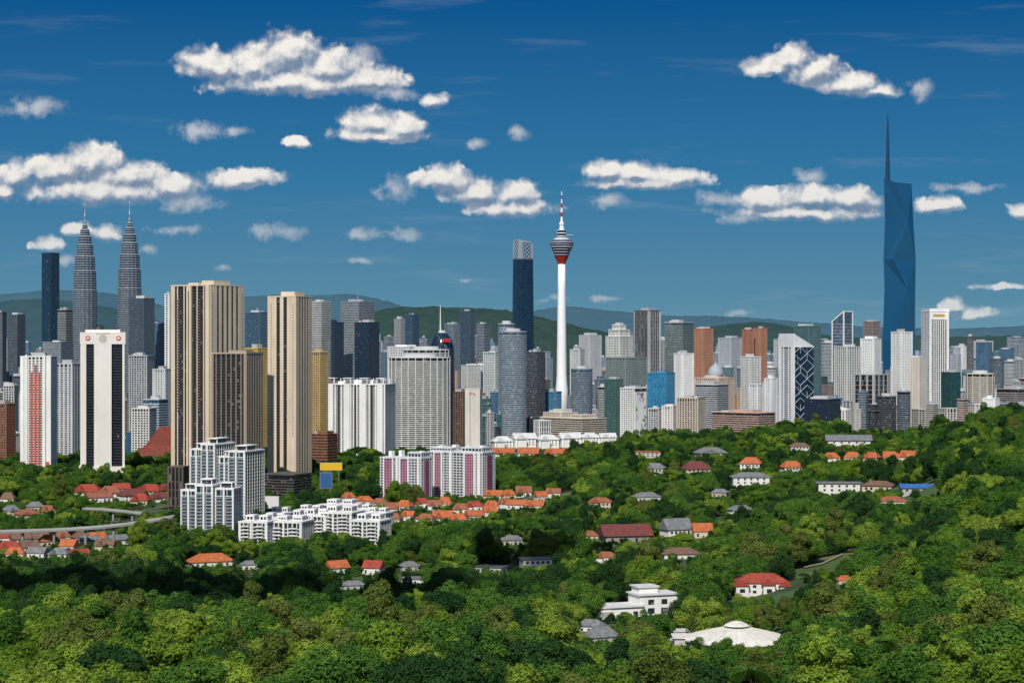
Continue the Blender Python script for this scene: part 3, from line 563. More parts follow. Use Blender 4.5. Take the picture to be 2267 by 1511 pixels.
T('white flats with green glass balconies left of the cylindrical tower',1070,1096,1110,780,4500,'grid',(.62,.66,.65),gt,'apartment_tower')
T('white plain block left of the grey domed dark tower',858,905,946,768,4400,'grid',W,gd,'apartment_tower')
# big red traditional roof hall
Y=3000; X=wx(340,Y); o=empty('hall',(X,Y+20,tz(X,Y)-3),.35,'hall with huge sweeping rust red roof left of the tallest beige tower','building')
s=Y/F; MB().cbox(0,0,0,80*s,40*s,22*s).build('wall',M((.3,.2,.15)),o)
mb=MB(); a=46*s; b=26*s; z=wz(1008,Y)-o.location.z; z1=wz(945,Y)-o.location.z
mb.loft([[(-a,-b,z),(a,-b,z),(a,b,z),(-a,b,z)],[(-a*.45,-b*.5,z+(z1-z)*.35),(a*.9,-b*.5,z+(z1-z)*.35),(a*.9,b*.5,z+(z1-z)*.35),(-a*.45,b*.5,z+(z1-z)*.35)],[(a*.2,-1,z1),(a*.95,-1,z1),(a*.95,1,z1),(a*.2,1,z1)]]); mb.build('roof',M((.2,.05,.035),.8,.2,.3),o); protect.append((298,945,382,1005,Y)); foot.append((X,Y+20,45))
# ------------------------------------------------------------------ filler city rows
def ordn(i): 
    i+=1
    return 'leftmost' if i==1 else '%d%s from left'%(i,'th' if 10<=i%100<=20 else {1:'st',2:'nd',3:'rd'}.get(i%10,'th'))
PAL=[('white',W),('white',(.66,.66,.65)),('cream',OW),('pale grey',LG),('grey',GR),('blue grey',BG),('beige',(.5,.43,.35)),('pink',PK),('slate',(.14,.16,.19)),('white',(.7,.71,.72)),('dark glass',(.05,.07,.09)),('teal',(.13,.22,.23)),('blue glass',(.1,.2,.3)),('brown',(.3,.2,.15)),('ochre',(.5,.36,.2)),('blue glass',(.08,.17,.26))]
STW=['grid','bands','wall','condo','glass','wall','grid','fins']
def row(x0,x1,wa,wb,ya,yb_,Y0,Y1,where,avoid=(),low=False,gap=(.65,1.05)):
    x=x0; i=0; rr=random.Random(int(x0+Y0))
    while x<x1:
        w=rr.uniform(wa,wb)*rr.choice([.7,1,1,1.25]); yt=rr.uniform(ya,yb_) 
        if rr.random()<.2: yt-=rr.uniform(4,14)
        if not any(x<b and x+w>a for a,b in avoid):
            cn,c=rr.choice(PAL); st=rr.choice(STW); Y=rr.uniform(Y0,Y1)
            if cn in('dark glass','teal','blue glass'): st='glass'
            g=rr.choice([gd,gg,gb,gd]) if cn!='teal' else gt
            if cn=='blue glass': g=(.03,.1,.19)
            k={'grid':'gridded','bands':'striped','wall':'ribbed','condo':'balconied','glass':'glazed','fins':'finned'}[st]
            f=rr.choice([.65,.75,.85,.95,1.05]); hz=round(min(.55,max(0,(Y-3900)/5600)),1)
            col=tuple(min(.8,v*f)*(1-hz)+q*hz for v,q in zip(c,HC)); g=tuple(v*(1-hz)+q*.55*hz for v,q in zip(g,HC))  # distance haze goes into the block's own colours
            lab='%s %s block, %s, %s'%(cn,k,ordn(i),where); nm=rr.choice(['apartment_block','office_block']); gp='filler blocks of the city'
            o_=dict(ST[st]); o_['fh']=round(o_['fh']*rr.uniform(.85,1.3)*2)/2; o_['bay']=round(o_['bay']*rr.uniform(.8,1.5))
            if rr.random()<.1: RT(lab.replace(k,'rounded'),x,x+w,yt,Y,col,g,name=nm,cat='building',group=gp)
            else:
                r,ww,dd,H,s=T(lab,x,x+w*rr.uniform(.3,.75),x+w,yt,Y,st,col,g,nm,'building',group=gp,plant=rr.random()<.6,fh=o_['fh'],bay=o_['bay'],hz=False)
                q=rr.random()
                if q<.32 and not low:
                    h2=rr.uniform(5,16)*s; volume(r,rr.uniform(-.15,.15)*ww,0,H+1.55,ww*rr.uniform(.4,.75),dd*.7,h2,col,g,**ST[st],plant=rr.random()<.5)
                elif q<.42: MB().tube((0,0,H),(0,0,H+rr.uniform(8,16)*s),.9,.3).build('mast',M(LG),r)
                elif q<.52: h2=rr.uniform(5,10)*s; wedge(ww,dd,H+1.6,(H+h2,H+3),(H+h2,H+3)).build('slanted_roof',M(col),r)
                elif low and q<.75:
                    mb=MB(); mb.loft([[(-ww*.55,-dd*.55,H+1.5),(ww*.55,-dd*.55,H+1.5),(ww*.55,dd*.55,H+1.5),(-ww*.55,dd*.55,H+1.5)],[(-ww*.3,-.2,H+7),(ww*.3,-.2,H+7),(ww*.3,.2,H+7),(-ww*.3,.2,H+7)]]); mb.build('roof',M(rr.choice([(.36,.1,.05),(.2,.2,.21),(.25,.1,.07)])),r)
            i+=1
        x+=w*rr.uniform(*gap)
row(-30,380,20,34,748,785,6200,7200,'far city row at left')
row(540,1130,18,32,748,788,6300,7600,'far city row at centre left')
row(1185,1345,16,28,755,800,6300,7600,'far city row around needle tower',[(1228,1260)])
row(1380,1860,18,32,745,795,6300,7800,'far city row at centre right')
row(1820,2300,20,34,760,805,6400,7800,'far city row at right')
row(1262,1845,22,34,738,782,5500,5650,'taller row between needle and tallest tower',[(1338,1405),(1500,1580),(1640,1700)],gap=(1.1,1.9))
row(2104,2300,20,32,752,790,5500,5650,'taller row at right edge',gap=(1.0,1.6))
row(700,1110,20,34,765,810,5700,6100,'third city row at centre left')
row(1200,1860,18,32,770,815,5700,6100,'third city row at centre right',[(1224,1264)])
row(2020,2300,20,32,778,820,5700,6100,'third city row at right')
row(-20,380,26,40,805,850,5000,5400,'second city row at left')
row(690,1110,22,38,795,850,5000,5600,'second city row at centre left')
row(1110,1440,20,38,800,860,4900,5400,'second city row below needle tower',[(1222,1266)])
row(1440,1860,22,40,785,850,5000,5450,'second city row at centre right')
row(1820,2300,22,38,795,865,5000,5450,'second city row at right')
row(-20,200,28,42,865,905,3700,4000,'near city row at left')
row(200,380,24,40,850,900,4100,4300,'near city row beside tallest beige tower')
row(720,1110,26,42,862,915,4200,4500,'near city row at centre left')
row(1060,1180,24,36,860,925,4250,4500,'near city row left of needle tower')
row(1262,1440,24,40,850,910,4300,4500,'near city row right of needle tower')
row(1440,1730,22,36,835,900,4350,4600,'near city row left of lattice tower')
row(1800,2290,24,40,835,905,4350,4600,'near city row at right')
row(1850,2120,22,38,865,915,3700,3900,'low row before white bank tower')
row(2120,2290,24,44,880,915,3600,3700,'low row at right edge',low=True)
row(1690,1900,24,40,868,918,4000,4200,'low row around lattice tower',[(1722,1805)])
row(1060,1200,24,40,910,952,3700,3850,'low row beside cream civic building',low=True)
row(1345,1500,24,38,905,940,3700,3780,'low row below blue glass block',[(1370,1434)],low=True)
row(1540,1860,26,44,912,940,3640,3720,'low row before the pink building',[(1575,1716),(1724,1860)],low=True)
row(700,1110,24,40,918,965,3650,3800,'low row at centre left',low=True)
row(-20,370,24,38,922,975,3300,3600,'low row at left',low=True)
# ------------------------------------------------------------------ houses
ROOFS={'orange':(.42,.12,.045),'red':(.3,.055,.035),'maroon':(.15,.045,.042),'grey':(.17,.18,.19),'brown':(.17,.1,.07),'blue':(.04,.14,.4),'rust':(.27,.1,.055),'white':(.6,.6,.6)}
winm=GL((.02,.025,.03),1.5,1.5,.8)
def roofmesh(mb,w,d,z,rh,kind,cx=0,cy=0):
    a,b=w/2,d/2; n=len(mb.v); rx=a*(.5 if kind=='hip' else 1.0)
    mb.v+=[(cx-a,cy-b,z),(cx+a,cy-b,z),(cx+a,cy+b,z),(cx-a,cy+b,z),(cx-a,cy-b,z+.35),(cx+a,cy-b,z+.35),(cx+a,cy+b,z+.35),(cx-a,cy+b,z+.35),(cx-rx,cy,z+rh),(cx+rx,cy,z+rh)]
    F_=[(0,3,2,1),(0,1,5,4),(1,2,6,5),(2,3,7,6),(3,0,4,7),(4,5,9,8),(6,7,8,9),(5,6,9),(7,4,8)]
    mb.f+=[tuple(n+i for i in q) for q in F_]
spots=[]
def house(px,py,wp,hp,rp,roof,wallc,label,kind='hip',rot=0.2,asp=.7,group=None,name='house',Y=None,cat='house',prot=True,wing=False):
    Y=Y or hit(px,py); s=Y/F; w=wp*s/(abs(math.cos(rot))+asp*abs(math.sin(rot))); d=w*asp; h=hp*s; rh=rp*s; spots.append((px,py))
    X=wx(px,Y); r=empty(name,(X,Y+d*.5,wz(py,Y)-.5),-math.atan((px-CX)/F)+rot,label,cat,group)
    MB().cbox(0,0,-4,w*.9,d*.9,h+4.5).build('wall',M(wallc),r)
    rm_=M(ROOFS[roof],.8,.4,.35)
    mb=MB()
    if kind=='flat': mb.cbox(0,0,h+.5,w,d,.7)
    else: roofmesh(mb,w,d,h+.4,rh,kind)
    ro=mb.build('roof',rm_,r)
    if kind!='flat': MB().tube((-w*(.24 if kind=='hip' else .49),0,h+.4+rh),(w*(.24 if kind=='hip' else .49),0,h+.4+rh),.22,.22,5).build('ridge_cap',rm_,ro)
    if wing: 
        ww=w*.42; MB().cbox(-w*.2,-d*.5,-4,ww*.88,d*.5,h+4.3).build('wing',M(wallc),r); gable(MB(),-w*.2,-d*.82,0,ww/2,h+.3,rh*.8).build('wing_roof',rm_,r)
    fl=max(1,min(3,int(h/3.0))); nx=max(2,min(5,int(w/4.5)))
    fh=h/fl; me=MB().box(-.75*min(1.4,w*.06),.75*min(1.4,w*.06),-.1,.1,0,fh*.5).mesh('window',winm)
    for f in range(fl):
        for i in range(nx):
            if f==0 and i==nx//2: MB().box(-.8,.8,-d*.45-.08,-d*.45+.1,0,min(2.3,fh*.8)).build('door',M((.1,.06,.04)),r); continue
            add('window',me,r,((-.4+.8*(i+.5)/nx)*w,-d*.45,f*fh+fh*.28))
    for f in range(fl):
        sd=add('window',me,r,(w*.45,0,f*fh+fh*.28)); sd.rotation_euler=(0,0,math.pi/2)
    foot.append((X,Y+d/2,max(w,d)*.55))
    if prot: protect.append((px-wp*.5,py-hp-rp,px+wp*.5,py-(0 if prot is True else prot),Y))
    return r,w,d,h,s,Y
WH=(.68,.67,.64); CRM=(.55,.48,.38)
for a in [
(1542,1050,72,12,17,'maroon',CRM,'dull red hipped roof house among trees, left of the tiled hill houses','hip',.3),
(1665,1040,55,14,14,'orange',WH,'orange roofed white house directly above the dark roofed long house','hip',-.2),
(1663,1078,95,22,10,'grey',WH,'long white two storey house with dark grey roof on the wooded hill','hip',.15,.5),
(1754,1048,58,14,14,'orange',WH,'orange roofed house right of the dark roofed long house','hip',.4),
(1882,990,108,15,12,'grey',WH,'white house with pale grey gables near the top of the wooded hill','gable',.1,.5),
(1860,1097,106,27,5,'grey',WH,'big white two storey house with rows of windows on the right hill','flat',.1,.5),
(2036,1088,88,8,8,'blue',(.4,.4,.4),'low shed with bright blue roof on the right hill','gable',.15,.6),
(1950,1086,82,11,10,'brown',CRM,'brown roofed house left of the blue roofed shed','hip',-.2),
(1386,1202,128,16,24,'maroon',(.3,.25,.22),'long house with dark maroon gabled roof in the middle distance','gable',.25,.6),
(1498,1192,80,20,24,'grey',WH,'white house with steep dark grey gable right of the maroon roof','gable',.5,.7),
(1556,1190,52,14,18,'orange',CRM,'orange gabled house right of the steep grey gable','gable',.2),
(1508,1238,98,12,13,'brown',WH,'low house with grey brown roof below the steep grey gable','hip',.2,.6),
(1186,1260,82,22,6,'grey',WH,'pale flat roofed house deep in the trees at centre','flat',.25,.6),
(1130,1207,66,12,9,'grey',(.4,.38,.34),'small grey roofed house left above the pale flat roofed house','hip',.1),
(1332,1422,88,12,22,'grey',(.4,.4,.4),'grey slate roofed house left of the white round roof','hip',.5),
(1310,1398,70,12,14,'grey',WH,'second grey roofed house just behind the slate roofed one','hip',-.3),
(1872,1292,42,8,10,'orange',CRM,'tiny orange roof in the trees right of the white villa','hip',.3),
(744,1270,62,13,16,'orange',WH,'orange gabled house below the white terraced villas','gable',.5,.8),
(826,1272,56,15,16,'red',WH,'white house with deep red roof below the white terraced villas','gable',-.4,.8),
(462,1254,112,11,17,'orange',WH,'long orange hipped roof house in trees at lower left','hip',.25,.45),
(551,1260,46,10,9,'grey',WH,'small grey roofed house right of the long orange hipped roof','hip',.2),
(1304,1196,46,10,11,'rust',CRM,'small rust roofed house left of the maroon roof','hip',.2),
(1772,1000,52,12,8,'brown',WH,'brown roofed white house left of the grey gabled house on the hill','hip',.2),
(1596,1100,44,10,8,'grey',(.4,.36,.3),'small brownish house low on the wooded hill','hip',-.3),
(2122,938,40,6,8,'red',WH,'little red roof at the top of the right hill','hip',.2),
(1945,955,130,14,4,'white',(.45,.43,.4),'long flat roofed hall on top of the wooded hill','flat',.05,.3),
(2030,948,70,10,4,'white',(.4,.36,.32),'shorter flat roofed hall on the hill top, right of the long one','flat',.1,.4),
(1505,1418,60,20,4,'white',WH,'white flat roofed annex beside the round roof','flat',.35,.7),
(905,1262,50,9,10,'grey',(.4,.4,.4),'grey roofed house in shade at lower centre left','hip',.3),
(780,1305,60,10,9,'grey',(.4,.4,.42),'shaded grey house under dark trees at lower left centre','hip',.2),
]: house(*a)
def cluster(pts,where,group,roofs,wp=(36,50)):
    rr=random.Random(len(pts)*7+int(pts[0][0]))
    for i,(px,py) in enumerate(sorted(pts)):
        rf=rr.choice(roofs); k=rr.choice(['hip','gable','hip'])
        house(px,py,rr.uniform(*wp),rr.uniform(8,12),rr.uniform(10,15),rf,rr.choice([WH,CRM,WH]),'%s %s roofed house, %s, %s'%(rf,k+'ped' if k=='hip' else 'gabled',ordn(i),where),k,rr.uniform(-.5,.5),rr.uniform(.65,.9),group,wing=rr.random()<.5,prot=4)
cluster([(1842,1024),(1890,1022),(1933,1024),(1978,1022),(2014,1020)],'row of tiled houses on right hill','tiled houses on the right hill',['orange'],(36,46))
cluster([(1112,1014),(1172,1013),(1232,1012)],'row below the white terrace','tiled houses below the white terrace',['orange'],(54,62))
cluster([(1000+33*i+R.uniform(-7,7),1104+R.uniform(-6,7)) for i in range(8)],'upper tiled row beside purple flats','tiled houses beside the flats',['orange','orange','red','rust'],(34,54))
cluster([(862+32*i+R.uniform(-7,7),1130+R.uniform(-7,8)) for i in range(11)],'middle tiled row beside purple flats','tiled houses beside the flats',['orange','orange','rust','red'],(34,54))
cluster([(870,1158),(905,1152),(942,1160),(980,1154),(1015,1162),(1050,1150),(1085,1144)],'lower tiled row beside purple flats','tiled houses beside the flats',['orange','orange','rust'],(34,54))
cluster([(770,1112),(805,1118),(840,1124)],'tiled houses at left foot of purple flats','tiled houses beside the flats',['orange','rust'])
cluster([(240,1102),(285,1108),(330,1098),(352,1110),(265,1090),(310,1118),(215,1112),(190,1096),(365,1092)],'red roofed group below white striped tower','red roofed houses at left',['red','red','maroon','rust'],(40,72))
cluster([(15,1222),(60,1220),(105,1208),(150,1220),(195,1207),(40,1204),(85,1200),(135,1200),(178,1198),(212,1203),(8,1202),(30,1236),(80,1234),(128,1236),(172,1234),(230,1218),(255,1205)],'village below the viaduct','village houses at left',['maroon','rust','orange','red','grey','brown','grey'],(38,60))
cluster([(20,1140),(75,1130),(15,1115),(55,1148),(110,1140)],'among trees above the viaduct at left edge','village houses at left',['brown','maroon','rust','grey'],(36,60))
def scatter(x0,x1,y0,y1,nmax,sep,where,roofs,seed):
    rr=random.Random(seed); P=[]
    for _ in range(600):
        px,py=rr.uniform(x0,x1),rr.uniform(y0,y1)
        if len(P)<nmax and all(abs(px-a)>sep or abs(py-b)>26 for a,b in spots+P): P.append((px,py))
    for i,(px,py) in enumerate(sorted(P)):
        rf=rr.choice(roofs); k=rr.choice(['hip','flat','hip']); wn={'hip':'hipped','flat':'flat'}[k]
        house(px,py,rr.uniform(54,90),rr.uniform(11,17),rr.uniform(9,14) if k!='flat' else 3,rf,rr.choice([WH,CRM,(.45,.42,.38)]),'%s %s roofed house, %s, %s'%(rf,wn,ordn(i),where),k,rr.uniform(-.6,.6),rr.uniform(.45,.7),'houses scattered among the trees',wing=k!='flat' and rr.random()<.7,prot=8)
scatter(1430,2120,985,1130,5,90,'scattered on the upper wooded hill',['orange','grey','brown','rust','grey'],5)
scatter(1140,1640,1110,1260,3,100,'scattered among trees right of centre',['grey','brown','rust'],8)
scatter(560,1130,1235,1310,2,90,'scattered in the shaded wood at lower left',['grey','brown'],11)
# white villa with red roofs
rd=M(ROOFS['red'],.8,.3,.25)
r,w,d,h,s,Y=house(1690,1314,124,24,19,'red',WH,'white villa with several deep red hipped roofs in the right foreground forest','hip',.12,.5,None,'villa')
for sx,wd_,dp,hk in ((-.4,.26,.55,.85),(.1,.24,.6,.95),(.42,.24,.5,.8)):
    MB().cbox(sx*w,-d*dp*.7,-4,w*wd_*.9,d*dp,h*hk+3.8).build('wing',M(WH),r); gable(MB(),sx*w,-d*(dp*1.25+.02),d*.1,w*wd_*.56,h*hk,12*s).build('wing_roof',rd,r)
    add('window',MB().box(-1.5,1.5,-.12,.12,0,2.2).mesh('window',winm),r,(sx*w,-d*dp*1.2,1.6))
protect.append((1605,1270,1775,1340,Y))
# modern white villa
Y=hit(1415,1366); s=Y/F; X=wx(1415,Y); r=empty('villa',(X,Y+14,wz(1366,Y)),.35,'modern white cubic villa with flat roofs left above the round roof','house')
vm=M((.76,.76,.74)); r.scale=(1.2,1.2,1.3)
for n_,x,y,z,w_,d_,h_ in (('wall',8,0,-4,20,14,13),('wall',-12,-2,-4,22,14,8.5),('wall',20,3,-4,10,12,10),('wall',5,3,-4,10,9,16)):
    MB().cbox(x,y,z,w_,d_,h_).build(n_,vm,r); MB().cbox(x,y,z+h_,w_+1.6,d_+1.6,.6).build('roof',M((.6,.6,.59)),r)
for x,y,z,a,b in ((4,-7,1,3.5,2.4),(11,-7,1,3.5,2.4),(4,-7,5,3,2.2),(11,-7,5,3,2.2),(-18,-9,0,3.5,2.6),(-11,-9,0,3.5,2.6),(-5,-9,0,2.4,2.6),(20,-3,1.5,4,3)): MB().cbox(x,y,z,a,.25,b).build('window',winm,r)
MB().cbox(-22,-8,-4,9,8,7).build('garage',M((.4,.38,.36)),r)
protect.append((1315,1300,1500,1384,Y)); foot.append((X,Y+10,36))
# round white roof
Y=hit(1640,1455); s=Y/F; X=wx(1640,Y); R0=118*s; r=empty('round_pavilion',(X,Y+R0*.7,wz(1455,Y)),0,'large white round tent like roof with raised centre cap in the right foreground','building')
z=lambda y:(1455-y)*s
rm_=M((.68,.66,.6),.7,.22,.25)
MB().lathe([(-6,R0*.9),(z(1426),R0*.9)],48).build('wall',M((.4,.4,.38)),r)
MB().lathe([(z(1426),R0),(z(1423),R0),(z(1417),R0*.86),(z(1409),R0*.6),(z(1402),R0*.34),(z(1399),R0*.24)],96,lobes=28,amp=.03).build('roof',rm_,r)
MB().lathe([(z(1400),R0*.17),(z(1394),R0*.17)],32).build('lantern',M((.1,.1,.1)),r); MB().lathe([(z(1395),R0*.25),(z(1391),R0*.2),(z(1386),R0*.1),(z(1384),R0*.02)],32).build('cap_roof',rm_,r)
mb=MB()
for i in range(28):
    t=2*math.pi*(i+.5)/28; p=[(R0*q*math.cos(t),R0*q*math.sin(t),z(y)+.1) for q,y in ((1.0,1423),(.86,1417),(.6,1409),(.34,1402),(.24,1399))]
    for a,b in zip(p,p[1:]): mb.tube(a,b,.14,.14,4)
mb.build('roof_ribs',M((.55,.53,.48)),r)
MB().cbox(-R0*.95,R0*.1,-5,R0*.5,R0*.5,z(1422)+5).build('side_wing',M((.5,.49,.46)),r); MB().cbox(-R0*.95,R0*.1,z(1422),R0*.56,R0*.56,.6).build('wing_roof',rm_,r)
protect.append((1515,1378,1760,1444,Y)); foot.append((X,Y+R0*.6,R0*.98))
# white terraced villas
VB=[(572,1208,86,50),(646,1204,98,46),(704,1194,76,50),(756,1194,100,56),(820,1206,92,50),(690,1158,76,26),(756,1150,100,30),(838,1174,66,36),(622,1162,62,24),(612,1186,70,36),(800,1160,70,30),(672,1176,70,30)]
for i,(px,py,wp,hp) in enumerate(sorted(VB)):
    Y=hit(px,py); s=Y/F
    r,w,d,H,s=T('white flat roofed terraced villa block, %s, beside white condominiums'%ordn(i),px-wp/2,px+wp*.22,px+wp/2,py-hp,Y,'condo',(.72,.72,.71),(.03,.035,.04),'villa_block','building',yb=py-4,sep=True,fh=3.2,bh=.8,bay=4.4,pw=.8,edge=2,plant=False,group='white terraced villas',curt=.92)
    balc(r,[-.25*w,.25*w],-d/2-.3,7,max(1,int(H/3.2)-2),3.2,w*.24)
    for q in (-1,1):
        hq=2.6+.9*((i+q)%2)
        volume(r,q*w*.24,d*.05,H+1.55,w*.26,d*.4,hq,(.72,.72,.71),gd,fh=2.6,bh=.8,bay=3,pw=.8,plant=False)
    MB().cbox(-.05*w,-d/2-.9,0,1.6,1.8,H+2.2).build('white_fin',M(W),r)
for i,(px,py,wp,hp) in enumerate([(1112,990,54,22),(1160,985,60,24),(1212,986,58,22),(1262,984,56,24),(1306,980,50,20),(1345,978,44,18)]):
    house(px,py,wp,hp*.6,hp*.5,'white',(.72,.72,.7),'white pitched roof town house, %s, in white terrace below cream civic building'%ordn(i),'gable' if i%2 else 'hip',.25,.7,'white terrace',Y=3450,wing=True)
# viaducts
def viaduct(pts,Y,label,th,wd):
    r=empty('viaduct',(0,0,0),0,label,'bridge'); P=[Vector((wx(px,Y),Y+wd,wz(py,Y))) for px,py in pts]
    dk=MB(); p1=MB(); p2=MB()
    for a,b in zip(P,P[1:]):
        def seg(mb,y0,y1,z0,z1):
            n=len(mb.v); mb.v+=[(q.x,q.y+y,q.z+z) for q in (a,b) for y in (y0,y1) for z in (z0,z1)]; mb.f+=[tuple(n+i for i in f) for f in [(0,1,3,2),(4,6,7,5),(0,4,5,1),(2,3,7,6),(1,5,7,3),(0,2,6,4)]]
        seg(dk,-wd/2,wd/2,-th,0); seg(p1,-wd/2-.3,-wd/2-.004,-.5,1.0); seg(p2,wd/2+.004,wd/2+.3,-.5,1.0)
        m=(a+b)/2; zz=tz(m.x,m.y)-2; MB().cbox(m.x,m.y,zz,2.0,3,m.z-th-zz).build('pillar',M((.22,.22,.21)),r)
    dk.build('deck',M((.24,.24,.24)),r); p1.build('parapet',M((.34,.34,.33)),r); p2.build('parapet',M((.34,.34,.33)),r)
    protect.append((pts[0][0],min(p[1] for p in pts)-2,pts[-1][0]-90,max(p[1] for p in pts)+3,Y))
viaduct([(-60,1179),(10,1177),(80,1175),(150,1172),(220,1167),(275,1161),(335,1152),(380,1144)],1840,'long pale concrete viaduct crossing the left edge above the village',1.7,9)
viaduct([(180,1126),(225,1128),(270,1132),(310,1137)],2150,'short straight ramp behind the long viaduct',1.5,8)
def board(px,py,wp,hp,Y,c,label):
    s=Y/F; X=wx(px,Y); zb=tz(X,Y); r=empty('billboard',(X,Y,zb),0,label,'billboard'); z0=wz(py,Y)-zb; w=wp*s; h=hp*s
    MB().cbox(0,0,z0,w,.8,h).build('panel',M(c,.5,.05),r); MB().cbox(0,.02,z0-.5,w+.8,.5,h+1).build('frame',M((.3,.3,.3)),r)
    for sx in (-.35,.35): MB().tube((sx*w,.6,-2),(sx*w,.6,z0+h*.5),.4,.4).build('post',M((.25,.25,.25)),r)
    protect.append((px-wp/2,py-hp,px+wp/2,py,Y))
board(733,1040,48,16,2500,(.7,.42,.02),'yellow billboard below the rust brown car park block')
board(722,1080,26,34,2330,(.03,.1,.25),'blue billboard right of the dark slatted podium')
board(602,1124,30,26,2150,(.65,.65,.66),'white billboard left below the dark slatted podium')
def road(pp,wd,col):
    P=[]
    for px,py in pp: Y=hit(px,py); P.append(Vector((wx(px,Y),Y,0)))
    mb=MB(); 
    for a,b in zip(P,P[1:]):
        for k in range(8):
            u,v=a.lerp(b,k/8),a.lerp(b,(k+1)/8); n=len(mb.v)
            for q in (u,v):
                for o_ in (-wd,wd): mb.v.append((q.x,q.y+o_,tz(q.x,q.y+o_)+.8))
            mb.f.append((n,n+2,n+3,n+1))
    o=mb.build('road',M(col,.9)); o['kind']='structure'
    for px,py in pp: protect.append((px-30,py-7,px+30,py+7,hit(px,py)))
road([(1780,1258),(1820,1250),(1866,1228)],3,(.3,.25,.18))
road([(230,1176),(270,1150),(330,1128),(400,1116)],9,(.2,.2,.2))
road([(1120,1120),(1180,1100),(1240,1092)],7,(.22,.21,.2))
# ------------------------------------------------------------------ clouds overhead, behind the viewpoint: they shade parts of the woods
EL=math.radians(45); AZ=math.radians(12)
sdx,sdy,sdz=-math.sin(AZ)*math.cos(EL),-math.cos(AZ)*math.cos(EL),math.sin(EL)
def overhead(cx,cy,rx,ry,label,seed):
    rr=random.Random(seed); t=(1500-30)/sdz; X=cx+sdx*t; Y=cy+sdy*t; bm=bmesh.new()
    for k in range(26):
        a=rr.uniform(0,6.28); q=math.sqrt(rr.random())*.8; rad=rr.uniform(.18,.34)
        ret=bmesh.ops.create_icosphere(bm,subdivisions=3,radius=1)
        for v in ret['verts']:
            nz=1+.25*mn.noise(v.co*2.2+Vector((k,seed,0)))
            v.co=Vector((q*math.cos(a)*rx+v.co.x*rad*rx*nz,q*math.sin(a)*ry+v.co.y*rad*ry*nz,max(-20,v.co.z*rad*min(rx,ry)*.8*nz)))
    me=bpy.data.meshes.new('cloud'); bm.to_mesh(me); bm.free(); me.shade_smooth(); me.materials.append(M((.85,.85,.85),1,.03)); o=add('cloud',me,None,(X,Y,1500)); tag(o,label,'cloud','clouds overhead out of the picture')
overhead(-215,1265,205,115,'wide cloud overhead behind the viewpoint, shading the lower left woods',3)
overhead(20,1600,70,80,'small cloud overhead behind the viewpoint, shading woods at the centre',5)
# ------------------------------------------------------------------ trees
def foliage(c1,c2):
    m,nt,N,L,b=newmat('foliage'); out=N['Material Output']
    oi=N.new('ShaderNodeObjectInfo'); mx=N.new('ShaderNodeMix'); mx.data_type='RGBA'; L.new(oi.outputs['Random'],mx.inputs['Factor']); mx.inputs['A'].default_value=(*c1,1); mx.inputs['B'].default_value=(*c2,1)
    g=N.new('ShaderNodeNewGeometry'); no=N.new('ShaderNodeTexNoise'); no.inputs['Scale'].default_value=.16; no.inputs['Detail'].default_value=3; L.new(g.outputs['Position'],no.inputs['Vector'])
    mr=N.new('ShaderNodeMapRange'); mr.inputs[1].default_value=.3; mr.inputs[2].default_value=.7; mr.inputs[3].default_value=.75; mr.inputs[4].default_value=1.3; L.new(no.outputs['Fac'],mr.inputs[0])
    v=N.new('ShaderNodeVectorMath'); v.operation='SCALE'; L.new(mx.outputs['Result'],v.inputs[0]); L.new(mr.outputs[0],v.inputs['Scale'])
    L.new(v.outputs[0],b.inputs['Base Color']); b.inputs['Roughness'].default_value=.65; b.inputs['Specular IOR Level'].default_value=.12
    t=N.new('ShaderNodeBsdfTranslucent'); L.new(v.outputs[0],t.inputs[0]); ms=N.new('ShaderNodeMixShader'); ms.inputs[0].default_value=.34; L.new(b.outputs[0],ms.inputs[1]); L.new(t.outputs[0],ms.inputs[2]); L.new(ms.outputs[0],out.inputs[0]); return m
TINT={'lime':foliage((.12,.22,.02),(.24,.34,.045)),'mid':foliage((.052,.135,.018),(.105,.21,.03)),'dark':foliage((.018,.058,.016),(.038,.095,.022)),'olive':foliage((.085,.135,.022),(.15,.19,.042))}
def quads(me_name,pos,nrm,size,mat,rs):
    n=len(pos); up=rs.normal(size=(n,3)); t=np.cross(nrm,up); t/=np.linalg.norm(t,axis=1)[:,None]+1e-9; b=np.cross(nrm,t)
    a=size[:,None]; v=np.stack([pos-t*a*.55,pos-b*a*.3+t*a*.05,pos+t*a*.55-nrm*a*.1,pos+b*a*.3+t*a*.05],axis=1).reshape(-1,3)
    me=bpy.data.meshes.new(me_name); me.vertices.add(4*n); me.vertices.foreach_set('co',v.ravel().astype(np.float32)); me.loops.add(4*n); me.loops.foreach_set('vertex_index',np.arange(4*n,dtype=np.int32)); me.polygons.add(n); me.polygons.foreach_set('loop_start',np.arange(0,4*n,4,dtype=np.int32)); me.update(calc_edges=True); me.materials.append(mat); return me
